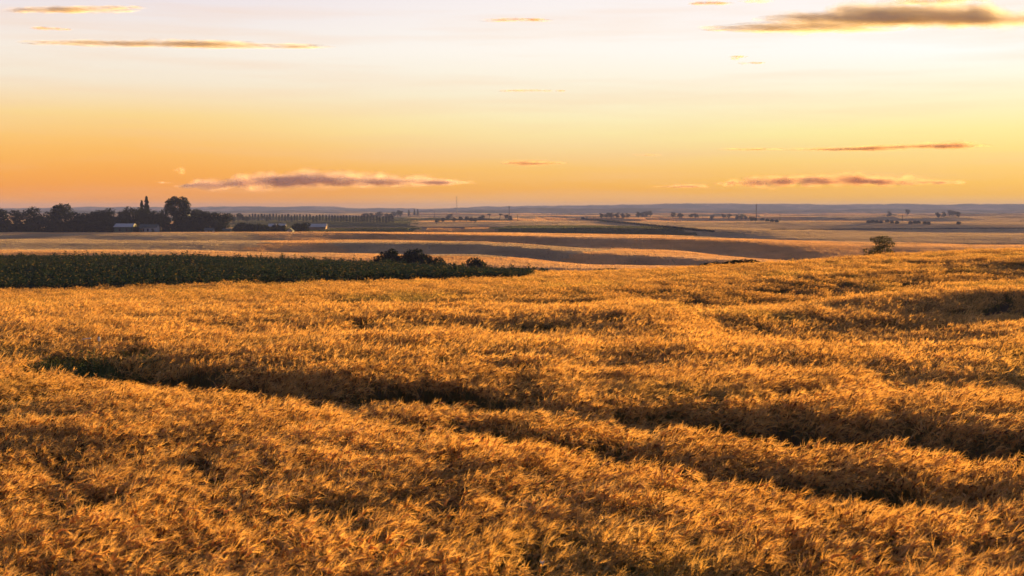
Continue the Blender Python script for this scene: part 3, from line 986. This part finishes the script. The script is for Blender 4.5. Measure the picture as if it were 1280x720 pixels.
tree('big', 221.5, 243.5, 738, 'tallest round-crowned tree against the orange sky in the farm wood', None, .86)
for px, py, k in [(243, 259, 'broad'), (238, 257, 'broad')]:
    tree(k, px, py, 770, 'dark tree just right of the tallest round tree, behind the square block of trees', 'pair of trees right of the tallest tree', 1.0, limbs=False)
for px, py in [(250, 264), (258, 263.5), (266, 263), (274, 263.5), (281, 266)]:
    tree('broad', px, py, 745 + random.uniform(-4, 4), 'dense dark tree in the flat-topped block right of the tallest tree', 'flat-topped block of trees', 1.2, limbs=False)
for px, py, d in [(240, 276, 735), (248, 272, 733), (256, 277, 732), (232, 280, 732), (270, 274, 732), (277, 277, 732), (214, 279, 735), (206, 282, 733), (222, 283, 732), (228, 277, 733), (237, 278, 732), (226, 268, 736), (170.5, 281, 722), (241, 268, 736)]:  # last pair, by shed and house, added to shade and hide sunlit gables
    tree('bush', px, py, d, 'dark rounded bush at the foot of the farm trees', 'bushes at the foot of the farm trees', 1.0, limbs=False)

# trees right of the wood and the long row
for px, py in [(291, 267), (298, 266), (304, 267.5), (287, 270), (309, 269)]:
    tree('broad', px, py, 900, 'grey green tree in the loose clump at the near end of the long tree row', 'clump at the near end of the row', 1.1, limbs=False, py_base=279, snap=True)
i = 0
px = 312.0
while px < 492:
    top = 267.5 + (px - 312) * .016 + random.uniform(-1.1, 1.1)
    if px > 400: top = 268.5 + (px - 400) * .022 + random.uniform(-.5, .5)
    tree('poplar', px, top, 1010 + (px - 312) * 1.6, 'small dark pointed tree in the long evenly spaced row', 'long row of pointed trees', random.uniform(1.0, 1.7), limbs=False,
         py_base=top + 8.5, snap=True)
    px += random.uniform(3.2, 4.3); i += 1
tree('umbrella', 489, 269.5, 950, 'flat-topped dark tree at the right end of the long tree row', None, 1.3, py_base=277, snap=True)
for px, py, d, wd in [(302, 277, 745, 1.5), (311, 278.5, 745, 1.4), (321, 279, 745, 1.2), (331, 280, 742, 1.2), (345, 279.5, 742, 1.3), (352, 281, 742, 1), (371, 278, 745, 1.3), (379, 277.5, 745, 1.2)]:
    tree('bush', px, py, d, 'dark bush among the low farm roofs right of the wood', 'bushes among the low farm roofs', wd, limbs=False)

# bushes on the lip of the dark field
BL = [(481, 312, 1.0, 'dark round bush at the left end of the clump on the crop lip'), (491, 309, 1.0, 'second bush from the left in the clump on the crop lip'),
      (500, 317, .9, 'low bush filling the dip in the clump on the crop lip'), (511, 310, .85, 'upright bush left of the tallest one on the crop lip'),
      (522.5, 308, .9, 'tallest bush of the clump on the crop lip'), (534, 316, 1.1, 'low bush just right of the tallest one on the crop lip'),
      (548, 319, 1.9, 'small domed bush at the right end of the clump on the crop lip'), (597, 320.5, 2.0, 'solitary low domed bush right of the clump on the crop lip')]
for k, (px, py, wd, lb) in enumerate(BL):
    d = 262
    o = tree('bush', px, py, d, lb, 'bushes on the lip of the dark crop', 1, py_base=min(py + 15, 329 if k < 7 else 331), var=k, wpx=[31, 26, 22, 25, 27, 24, 26, 30][k])
# lone tree
tree('lone', 1101, 293, 150, 'lone wide olive green tree on the wheat crest with a sparse flat top', None, .98, py_base=323, wpx=43)
# small bushes by the hollow and along the crest
for px, py, wd, lb in [(748, 334.5, 1.1, 'small bush at the left of the pair in the wheat hollow'), (760, 334, 1.6, 'darker bush at the right of the pair in the wheat hollow')]:
    tree('shrub', px, py, 150, lb, 'pair of bushes in the wheat hollow', wd, py_base=348)
for j, (px, py) in enumerate([(884, 329), (891, 327.5), (898, 326), (906, 327), (912, 325), (918, 323.5), (925, 324), (931, 322.5), (938, 324.5), (946, 325.5)]):
    tree('bush', px, py, 165, 'low dark shrub in the short line behind the wheat crest', 'shrubs in a line behind the wheat crest', 1.5, py_base=py + 7, limbs=False)

# distant trees, knolls and hedges
FAR = [
    ([(455, 266.5), (460, 266), (465, 265.5), (470, 266), (475, 264)], 2300, 'hazy tree in the low band left of the pale field', 'broad'),
    ([(483, 266), (488, 265.5), (493, 263), (497, 262), (501, 263.5)], 2200, 'hazy tree in the clump above the flat-topped tree', 'broad'),
    ([(511, 262), (518, 261), (522, 261.5)], 2200, 'hazy upright tree in the trio at the pale field', 'conifer'),
    ([(553, 271), (560, 268), (563, 266.5), (568, 271), (575, 270.5), (583, 270), (589, 271), (594, 271.5), (546, 273)], 1700, 'dark tree in the thicket on the green rise', 'broad'),
    ([(600, 269.5), (604, 269)], 1750, 'small tree between the thicket and the flat-topped pair', 'broad'),
    ([(633, 268), (638, 268.5)], 1650, 'tree beside the foot of the middle mast', 'broad'),
    ([(752, 266), (758, 265.5), (764, 265.5), (771, 265), (779, 265.5), (785, 266)], 2900, 'faint tree in the low hazy line left of the barn-like copse', 'broad'),
    ([(798, 264), (803, 263.5), (808, 263.5), (813, 262.5)], 2500, 'dark tree in the square hazy copse', 'broad'),
    ([(841, 264), (849, 266), (852, 266)], 2400, 'faint small tree left of the pair on the horizon field', 'broad'),
    ([(864, 266), (870, 266)], 2100, 'small upright tree of the pair left of the mast copse', 'broad'),
    ([(890, 268.5)], 2000, 'single small round tree between the pair and the big round one', 'broad'),
    ([(905, 267), (911, 267)], 1900, 'round dark tree left of the mast copse', 'broad'),
    ([(921, 268), (927, 267.5), (932, 268), (939, 270), (944, 271)], 1900, 'dark tree in the copse at the foot of the right mast', 'broad'),
    ([(953, 272), (959, 273), (965, 273.5), (971, 274)], 1850, 'low hazy tree trailing right of the right mast', 'bush'),
    ([(1086, 275), (1091, 274.5), (1096, 274.8), (1101, 275)], 1500, 'dark small tree in the left low clump on the pale field', 'bush'),
    ([(1109, 274), (1115, 275.3), (1121, 275.8)], 1500, 'dark small tree in the middle low clump on the pale field', 'bush'),
    ([(1138, 276), (1144, 275.5), (1148, 275.5)], 1450, 'dark small tree in the right low clump on the pale field', 'bush'),
    ([(1156, 276.5), (1161, 276.8), (1198, 276.5)], 1450, 'faint scrubby tree at the right edge of the pale field', 'bush'),
    ([(1112, 263.5), (1134, 261.5)], 2600, 'lone small tree on the bare hazy ridge', 'broad'),
    ([(1173, 264.5), (1180, 264), (1187, 262.5), (1191, 263), (1198, 264.5)], 2600, 'hazy tree in the copse on the ridge at the right', 'broad'),
]
for pts, d, lb, kd in FAR:
    for px, py in pts:
        low = (9 if py < 266 else 7.5) if kd != 'bush' else 4.5
        tree(kd, px, py, d + random.uniform(-20, 20), lb, lb if len(pts) > 1 else None, 1.45 if kd == 'broad' else 1.4, limbs=False, py_base=py + low, snap=True)
for px, py, lb in [(612, 267, 'flat-topped dark tree left of the middle mast'), (625, 267, 'wider flat-topped dark tree nearer the middle mast')]:
    tree('umbrella', px, py, 1650, lb, None, 1.3, py_base=py + 8, snap=True)
random.seed(5)


def hedge(px0, py0, px1, py1, d0, d1, hgt, wid, label):
    """an unbroken dark hedge along a field edge"""
    n = int(max(30, abs(px1 - px0) * 1.6))
    rr_ = np.random.default_rng(int(px0))
    kn = [(px0 + (px1 - px0) * i / n, py0 + (py1 - py0) * i / n) for i in range(n + 1)]
    dk = np.array([d_for(p[0], p[1], d0, d1) for p in kn]); xk = np.array([(p[0] - 640) / F for p in kn]) * dk
    ii = rr_.integers(0, n + 1, n * 34)
    t_ = ii; dd = dk[ii]; x = xk[ii] + rr_.uniform(-.35, .35, len(ii)) * dd / F; z = ground_z(x, dd)
    hgt = (hgt * dd / F); wid = 2.0
    m = len(t_)
    c = np.stack([x + rr_.normal(0, .3, m), dd + rr_.normal(0, wid * .5, m), z + rr_.random(m) * hgt - .2 * hgt], 1)
    u = rr_.normal(size=(m, 3)); u /= np.linalg.norm(u, axis=1)[:, None]
    b = np.cross(u, rr_.normal(size=(m, 3))); b /= np.linalg.norm(b, axis=1)[:, None]
    s = (hgt * .30 * rr_.uniform(.6, 1.3, m))[:, None]
    V = np.stack([c - u * s, c + b * s * .6, c + u * s, c - b * s * .6], 1).reshape(-1, 3)
    o = link_mesh('hedge', np_mesh('hedge', V, np.arange(4 * m).reshape(m, 4)), tree_leaf)
    return tag(o, label, 'hedge')


hedge(727, 275, 892, 291, 760, 3000, 3.4, 6, 'long dark hedge slanting down between the grey fields right of centre')
hedge(892, 291, 960, 291, 760, 3000, 1.3, 3, 'thin faint hedge carrying on from the foot of the slanting one')
hedge(965, 288, 1300, 286, 760, 3000, 1.9, 4, 'thin level hedge across the grey fields behind the lone tree')
hedge(1030, 305, 1300, 306.5, 560, 3000, 1.5, 2, 'low dark hedge touching the top of the lone tree')

# ------------------------------------------------------------------ buildings
def building(name, px, d, wpx, hpx, py_base, label, wallm, roofm, cat='shed', depth=8., roof_h=.35, wins=0, door=True, rz=0., gable='x'):
    if d is None: d = d_for(px, py_base)
    a, b = ray(px, py_base)
    W = wpx / F * d; H = hpx / F * d
    x = a * d; z = gz1(x, d)
    o = empty(name, (x, d, z), rz); tag(o, label, cat)
    hw = H * (1 - roof_h)
    m = MB(); m.box(-W / 2, W / 2, -depth / 2, depth / 2, -2.5, hw)
    if gable == 'y':      # gable wall triangle towards the viewer
        m.add([(-W / 2, -depth / 2, hw), (W / 2, -depth / 2, hw), (0, -depth / 2, H), (-W / 2, depth / 2, hw), (W / 2, depth / 2, hw), (0, depth / 2, H)], [(0, 1, 2), (3, 5, 4), (0, 2, 5, 3), (1, 4, 5, 2)])
    else:
        m.add([(-W / 2, -depth / 2, hw), (-W / 2, depth / 2, hw), (-W / 2, 0, H), (W / 2, -depth / 2, hw), (W / 2, depth / 2, hw), (W / 2, 0, H)], [(0, 2, 1), (3, 4, 5), (0, 3, 5, 2), (1, 2, 5, 4)])
    m.build('wall', wallm, o)
    r_ = MB(); ov = .4; t_ = .18
    if gable == 'x':
        dz = (H - hw) / (depth / 2)
        for s in (-1, 1):
            y0, y1 = 0, s * (depth / 2 + ov); z1_ = hw - ov * dz
            vs = [(-W / 2 - ov, y0, H + .03), (W / 2 + ov, y0, H + .03), (W / 2 + ov, y1, z1_ + .03), (-W / 2 - ov, y1, z1_ + .03)]
            vs += [(p[0], p[1], p[2] + t_) for p in vs]
            r_.add(vs, [(0, 1, 2, 3), (4, 7, 6, 5), (0, 4, 5, 1), (1, 5, 6, 2), (2, 6, 7, 3), (3, 7, 4, 0)])
    else:
        dz = (H - hw) / (W / 2)
        for s in (-1, 1):
            x1 = s * (W / 2 + ov); z1_ = hw - ov * dz
            vs = [(0, -depth / 2 - ov, H + .03), (0, depth / 2 + ov, H + .03), (x1, depth / 2 + ov, z1_ + .03), (x1, -depth / 2 - ov, z1_ + .03)]
            vs += [(p[0], p[1], p[2] + t_) for p in vs]
            r_.add(vs, [(0, 1, 2, 3), (4, 7, 6, 5), (0, 4, 5, 1), (1, 5, 6, 2), (2, 6, 7, 3), (3, 7, 4, 0)])
    r_.build('roof', roofm, o)
    yf = -depth / 2
    for k in range(wins):
        cx = -W / 2 + W * (k + .8) / (wins + .6)
        wn = MB(); wn.box(cx - .5, cx + .5, yf - .05, yf + .02, hw * .35, hw * .78); f = wn.build('window', window_mat, o)
        fr = MB()
        fr.box(cx - .6, cx + .6, yf - .09, yf - .055, hw * .35 - .12, hw * .35)
        fr.build('sill', wood_pole, f)
    if door:
        dw = MB(); cx = W * .33
        dw.box(cx - .6, cx + .6, yf - .06, yf + .02, 0, min(2.1, hw * .85)); dw.build('door', dark_roof, o)
    return o


building('farm_shed', 157, 728, 22, 12, 291, 'long farm shed with a pale metal roof and green walls in front of the wood', green_wall, white_roof, 'shed', 9, .30, 2)
building('cottage', 187, 728, 21, 11, 291, 'low whitewashed cottage with dark windows right of the long shed', white_wall, dark_roof, 'cottage', 7, .3, 3)
building('lean_to_shed', 176.5, 724, 4.5, 9, 291, 'narrow brown lean-to against the left end of the white cottage', brick_wall, dark_roof, 'shed', 4, .3, 0)
building('house', 233, 745, 10, 26, 290, 'two-storey pale grey house half hidden under the tallest round tree', grey_wall, dark_roof, 'house', 8, .22, 2, gable='y')
building('outbuilding', 262, 727, 10, 6, 291, 'small grey white outbuilding below the flat-topped block of trees', white_wall, dark_roof, 'outbuilding', 5, .35, 1)
building('garden_shed', 284, 727, 9, 5.5, 291, 'small bluish shed at the right foot of the dark block of trees', green_wall, dark_roof, 'shed', 4, .3, 0)
building('low_barn', 341, None, 9, 4.5, 284.5, 'low pale roof left of two among the farm bushes', brick_wall, white_roof, 'barn', 6, .6, 0, door=False)
building('low_barn', 353, None, 8, 4.5, 284.5, 'low pale roof nearer the bright white-gabled hut', brick_wall, white_roof, 'barn', 6, .6, 0, door=False)
building('hut', 363, 728, 6.5, 6.5, 288.3, 'bright white-gabled hut with a dark roof between the farm bushes', white_wall, dark_roof, 'hut', 5, .45, 1, gable='y')
building('open_barn', 396, None, 24, 7, 287, 'long low barn with a pale roof at the right end of the farm', brick_wall, white_roof, 'barn', 8, .5, 0)
building('small_hut', 327.5, None, 4, 2.6, 276, 'tiny pale hut below the long row of pointed trees', grey_wall, dark_roof, 'hut', 5, .4, 0, door=False)
building('small_hut', 293, None, 3.5, 2.6, 277, 'tiny pale hut under the clump at the near end of the tree row', grey_wall, dark_roof, 'hut', 5, .4, 0, door=False)


def mast(px, py_top, d, label, name='radio_mast', w_=.5, arms=0, lattice=False):
    a, b = ray(px, py_top); x = a * d; z0 = gz1(x, d); h = CAM_H + b * d - z0
    o = empty(name, (x, d, z0)); tag(o, label, 'mast' if name == 'radio_mast' else 'pole')
    m = MB()
    if lattice:
        for sx in (-1, 1):
            for sy in (-1, 1):
                m.tube([(sx * w_ * 2, sy * w_ * 2, 0), (sx * w_ * .5, sy * w_ * .5, h)], w_ * .35, 4)
        k = 8
        for i in range(k):
            z_a, z_b = h * i / k, h * (i + 1) / k
            ra, rb = w_ * (2 - 1.5 * i / k), w_ * (2 - 1.5 * (i + 1) / k)
            for s in (-1, 1):
                m.tube([(-ra, s * ra, z_a), (rb, s * rb, z_b)], w_ * .2, 4); m.tube([(s * ra, -ra, z_a), (s * rb, rb, z_b)], w_ * .2, 4)
        m.build('lattice', steel, o)
    else:
        m.tube([(0, 0, -.5), (0, 0, h)], [w_, w_ * .7], 6); m.build('pole', wood_pole if name != 'radio_mast' else steel, o)
    for k in range(arms):
        c = MB(); c.box(-w_ * 5, w_ * 5, -w_ * .9, -w_ * .7, h * (.93 - .07 * k), h * (.93 - .07 * k) + w_); c.build('crossarm', wood_pole, o)
    return o


mast(571, 245, 3600, 'thin lattice mast breaking the skyline left of centre', w_=.9, lattice=True)
mast(636.5, 257.5, 1650, 'slim dark mast rising from the trees beside the flat-topped pair', w_=.55)
mast(945.5, 255, 1850, 'slim dark mast rising from the copse at the right', w_=.7)
mast(543, 264, 2100, 'small distant mast by the edge of the pale field', w_=.5)
for px, pt, d, lb in [(647, 268, 1500, 'short utility pole right of the middle mast'), (742, 271, 1500, 'short utility pole at the top of the slanting hedge'),
                      (975, 268, 1900, 'faint utility pole right of the right mast'), (1128, 268.5, 1500, 'faint utility pole between the low clumps')]:
    mast(px, pt, d, lb, 'utility_pole', .35, 1)


def stake(px, py, d, h, lb):
    a, b = ray(px, py); x = a * d; z = gz1(x, d)
    o = empty('marker_post', (x, d, z)); tag(o, lb, 'marker post', 'white field marker posts')
    m = MB(); m.tube([(0, 0, -.3), (0, 0, h)], [.22, .18], 6); m.build('post', white_paint, o)
    m = MB(); m.box(-.5, .5, -.25, -.19, h * .55, h); m.build('board', white_paint, o)
stake(469.5, 284, 905, 1.7, 'white marker post on the dark ploughed field')
stake(572, 298, 600, 1.5, 'white marker post on the grey field below centre')

# white bar on a short stake in the weeds
q = flat_xy(115, 428)
zt = CAM_H + ray(115, 428)[1] * q[1]
zt += .10
o = empty('marker_rail', (q[0], q[1], gz1(q[0], q[1]))); tag(o, 'short white rail lying level on the dark weeds at the left', 'rail')
zz = zt - o.location.z
m = MB(); m.tube([(-.30, 0, zz), (-.03, 0, zz + .035)], .016, 6); m.build('rail', white_paint, o)
m = MB(); m.tube([(.22, 0, 0), (.23, 0, zz + .06)], .014, 6); m.tube([(-.27, 0.02, 0), (-.27, 0.02, zz - .01)], .010, 6); m.build('stake', wood_pole, o)
m = MB(); m.box(.19, .26, -.02, -.005, zz - .06, zz + .08); m.build('tag', white_paint, o)

# white flower at the bottom
q = flat_xy(677, 712)
fz = CAM_H + ray(677, 713)[1] * q[1]
o = empty('flower', (q[0], q[1] - .35, gz1(q[0], q[1]))); tag(o, 'single small white flower among the nearest wheat ears', 'flower')
fz = CAM_H + ray(677, 710)[1] * (q[1] - .35) - o.location.z + .03
m = MB(); m.tube([(0, 0, 0), (.02, 0, fz * .5), (0, 0, fz)], [.004, .003, .003], 5); m.build('stem', wheat_stem, o)
for k in range(6):
    a = k * math.pi / 3; ca_, sa = math.cos(a), math.sin(a)
    m = MB(); m.add([(0, 0, fz), (ca_ * .018 - sa * .012, sa * .018 + ca_ * .012, fz + .03), (ca_ * .032, sa * .032, fz + .052), (ca_ * .018 + sa * .012, sa * .018 - ca_ * .012, fz + .03)], [(0, 1, 2, 3)])
    m.build('petal', white_paint, o)


# ------------------------------------------------------------------ clouds
def cloud_mat(name, col, dens, nscale, sharp=1.0):
    m, t, out = new_mat(name)
    g = t.new('ShaderNodeNewGeometry')
    lw = t.new('ShaderNodeLayerWeight'); lw.inputs[0].default_value = .5
    face = t.math('SUBTRACT', 1.0, lw.outputs['Facing'])
    mpn = t.new('ShaderNodeMapping'); t.link(g.outputs['Position'], mpn.inputs[0]); mpn.inputs['Scale'].default_value = (1, 1, 3.0)
    nz = t.noise(mpn.outputs[0], nscale, 6, .65)
    a = t.math('MULTIPLY', t.math('POWER', face, 1.9), t.ramp(nz, [(.30, (.18, .18, .18)), (.66, (1, 1, 1))]))
    a = t.math('MULTIPLY', a, dens, clamp=True)
    d = t.new('ShaderNodeBsdfDiffuse'); d.inputs[0].default_value = (*col, 1)
    tr = t.new('ShaderNodeBsdfTranslucent'); tr.inputs[0].default_value = (*col, 1)
    mx_ = t.new('ShaderNodeMixShader'); mx_.inputs[0].default_value = .62
    t.link(d.outputs[0], mx_.inputs[1]); t.link(tr.outputs[0], mx_.inputs[2])
    tp = t.new('ShaderNodeBsdfTransparent')
    fm = t.new('ShaderNodeMixShader'); t.link(a, fm.inputs[0]); t.link(tp.outputs[0], fm.inputs[1]); t.link(mx_.outputs[0], fm.inputs[2])
    t.link(fm.outputs[0], out.inputs[0])
    return m


cm_low = cloud_mat('cloud_low', (1, .84, .74), .42, 1 / 300.)
cm_warm = cloud_mat('cloud_warm', (1, .76, .50), .42, 1 / 300.)
cm_thin = cloud_mat('cloud_thin', (1, .76, .50), .42, 1 / 300.)
cm_dark = cloud_mat('cloud_dark', (1, .95, .82), .27, 1 / 400.)


def ico(sub):
    bm = bmesh.new(); bmesh.ops.create_icosphere(bm, subdivisions=sub, radius=1)
    v = np.array([p.co for p in bm.verts]); f = np.array([[q.index for q in p.verts] for p in bm.faces]); bm.free(); return v, f
ICO = ico(2)


def cloud(puffs, d, mat, label, seed, n_extra=3, group='clouds'):
    """puffs: list of (px, py, half width px, half height px)"""
    r_ = np.random.default_rng(seed)
    V, Fc = [], []
    cxs = [p[0] for p in puffs]; c0 = at(sum(cxs) / len(cxs), sum(p[1] for p in puffs) / len(puffs), d)
    for (px, py, hw, hh) in puffs:
        k_n = max(4, int(n_extra * hw / 5))
        for k in range(k_n):
            t_ = r_.uniform(-1, 1)
            env = math.sqrt(max(.04, 1 - t_ * t_))
            cx = px + t_ * hw; cy = py - hh * .1 + r_.uniform(-.5, .35) * hh * env
            rw = hw * r_.uniform(.20, .44) + 2; rh = max(.8, hh * env * r_.uniform(.6, 1.15))
            dd = d + r_.uniform(-.5, .5) * hw / F * d
            c = at(cx, cy, dd)
            v = ICO[0].copy()
            bump = 1 + .22 * np.sin(v[:, 0] * 5 + k) * np.cos(v[:, 1] * 4 + seed + k) + .12 * np.sin(v[:, 2] * 9 + k * 2)
            v = v * bump[:, None]
            v[:, 2] = np.where(v[:, 2] < 0, v[:, 2] * .6, v[:, 2])
            v = v * np.array([rw, rw * .8, rh])[None] / F * d + np.array(c)
            b = sum(len(q) for q in V)
            V.append(v); Fc.append(ICO[1] + b)
    V = np.concatenate(V) - np.array(c0); Fc = np.concatenate(Fc)
    o = link_mesh('cloud', np_mesh('cloud', V, Fc, True), mat); o.location = c0
    return tag(o, label, 'cloud')


cloud([(265, 234, 34, 8), (330, 231, 46, 12), (390, 228, 55, 13), (450, 228, 50, 11), (510, 229, 45, 8), (555, 229, 30, 5)], 16000, cm_low, 'long mauve cloud low over the left horizon, above the farm', 1, 4)
cloud([(225, 215, 8, 5)], 16000, cm_thin, 'tiny tan puff of cloud above the farm trees', 2)
cloud([(204, 229, 7, 2.4)], 16000, cm_low, 'tiny grey wisp of cloud left of the long mauve one', 3)
cloud([(662, 205, 30, 4), (690, 204, 14, 2)], 17000, cm_thin, 'small flat tan cloud alone above the centre of the horizon', 4, 4)
cloud([(850, 233.5, 30, 3), (872, 232, 10, 2)], 17000, cm_thin, 'thin flat cloud sliver left of the lumpy band over the right horizon', 5, 4)
cloud([(912, 230, 14, 5), (960, 230, 34, 9), (1005, 229, 35, 9), (1050, 227, 36, 11), (1085, 228, 25, 9), (1130, 229, 36, 8), (1180, 229, 25, 4)], 17000, cm_warm, 'long lumpy orange brown cloud band low over the right horizon', 6, 4)
cloud([(1060, 187, 60, 2.6), (1130, 185, 60, 3.5), (1190, 183, 40, 6)], 15000, cm_warm, 'long thin orange streak of cloud reaching the right edge', 7, 3)
cloud([(940, 187, 38, 1.5)], 15000, cm_thin, 'faint hairline cloud left of the long orange streak', 8, 3)
cloud([(1010, 36, 95, 6), (950, 37, 60, 4), (1050, 28, 85, 13), (1090, 18, 60, 14), (1130, 26, 80, 17), (1180, 24, 60, 19), (1230, 26, 60, 17), (1290, 26, 60, 12)], 11000, cm_dark, 'largest dark olive cloud with an orange underside at the upper right', 9, 3)
cloud([(1160, 3, 45, 4), (1200, 1, 30, 5)], 11000, cm_dark, 'dark strip of cloud along the top edge above the largest one', 10, 3)
cloud([(888, 5, 22, 3)], 11000, cm_thin, 'small flat cloud at the top edge left of the largest one', 11, 4)
cloud([(945, 2, 18, 4)], 11000, cm_dark, 'small dark cloud scrap touching the top edge', 12, 3)
cloud([(110, 13, 50, 4.5), (150, 10, 25, 3), (60, 14, 40, 5)], 12000, cm_dark, 'dark slender cloud in the upper left corner', 13, 4)
cloud([(90, 54, 50, 3), (150, 56, 50, 4), (210, 56, 60, 6), (270, 57, 60, 4.5), (330, 58, 60, 2.6), (385, 59, 30, 1)], 12000, cm_dark, 'long olive cigar-shaped cloud below the upper left corner', 14, 3)
cloud([(78, 37, 10, 1.6), (55, 36, 20, 2)], 12000, cm_low, 'short orange wisp between the two upper left clouds', 15, 4)
cloud([(645, 25.5, 32, 2), (668, 25, 10, 2.4)], 12000, cm_thin, 'short orange hairline cloud near the top centre', 16, 3)
cloud([(660, 113.5, 28, 1.3), (692, 114, 12, 1.6)], 14000, cm_thin, 'faint yellow hairline cloud in the middle of the pale sky', 17, 3)
cloud([(928, 71, 12, 2.2), (920, 74, 5, 3), (940, 79, 16, 1.4)], 12000, cm_thin, 'faint yellow hooked wisp under the largest cloud', 18, 3)
cloud([(810, 194, 14, 1)], 15000, cm_thin, 'faint short hairline cloud above the thin sliver at right', 19, 3)

# ------------------------------------------------------------------ which one of its row each tree is
ONES = 'first second third fourth fifth sixth seventh eighth ninth tenth eleventh twelfth thirteenth fourteenth fifteenth sixteenth seventeenth eighteenth nineteenth'.split()
def ordinal(i):
    if i < 19: return ONES[i]
    t_, u = divmod(i + 1, 10)
    return ['twentieth', 'thirtieth', 'fortieth', 'fiftieth'][t_ - 2] if u == 0 else ['twenty', 'thirty', 'forty', 'fifty'][t_ - 2] + '-' + ONES[u - 1]
SHORT = {'undergrowth bushes of the dark wood': 'low dark bush at the foot of the wood beside the shed',
         'trees of the dark wood at the left': 'dark broadleaf tree in the unbroken wood left of the shed',
         'clump at the near end of the row': 'grey green tree in the loose clump before the tree row',
         'flat-topped block of trees': 'dense dark tree in the flat-topped block beside the tallest tree',
         'pair of trees right of the tallest tree': 'dark tree close beside the tallest round tree'}
groups = {}
for o in C.objects:
    if o.parent is None and o.get('group') and o.get('category') in ('tree', 'bush'): groups.setdefault(o['group'], []).append(o)
for g_, os_ in groups.items():
    if len({o['label'] for o in os_}) == len(os_): continue
    os_.sort(key=lambda o: o.location.x / o.location.y)
    for i, o in enumerate(os_):
        base = SHORT.get(g_, o['label'])
        pre = 'leftmost' if i == 0 else 'rightmost' if i == len(os_) - 1 else ordinal(i) + ' from the left'
        o['label'] = pre + ', ' + base

# ------------------------------------------------------------------ air
hm, t, out = new_mat('haze')
pv = t.new('ShaderNodeVolumePrincipled')
pv.inputs['Color'].default_value = (.34, .43, 1.0, 1)
pv.inputs['Density'].default_value = 0.00011
pv.inputs['Anisotropy'].default_value = 0.0
t.link(pv.outputs[0], out.inputs['Volume'])
m = MB(); m.box(-9900, 9900, -9900, 9900, -24.5, 41.5)
hz = m.build('haze', hm)
tag(hz, kind='stuff')
print('tris', sum(len(o.data.polygons) for o in C.objects if o.type == 'MESH'))
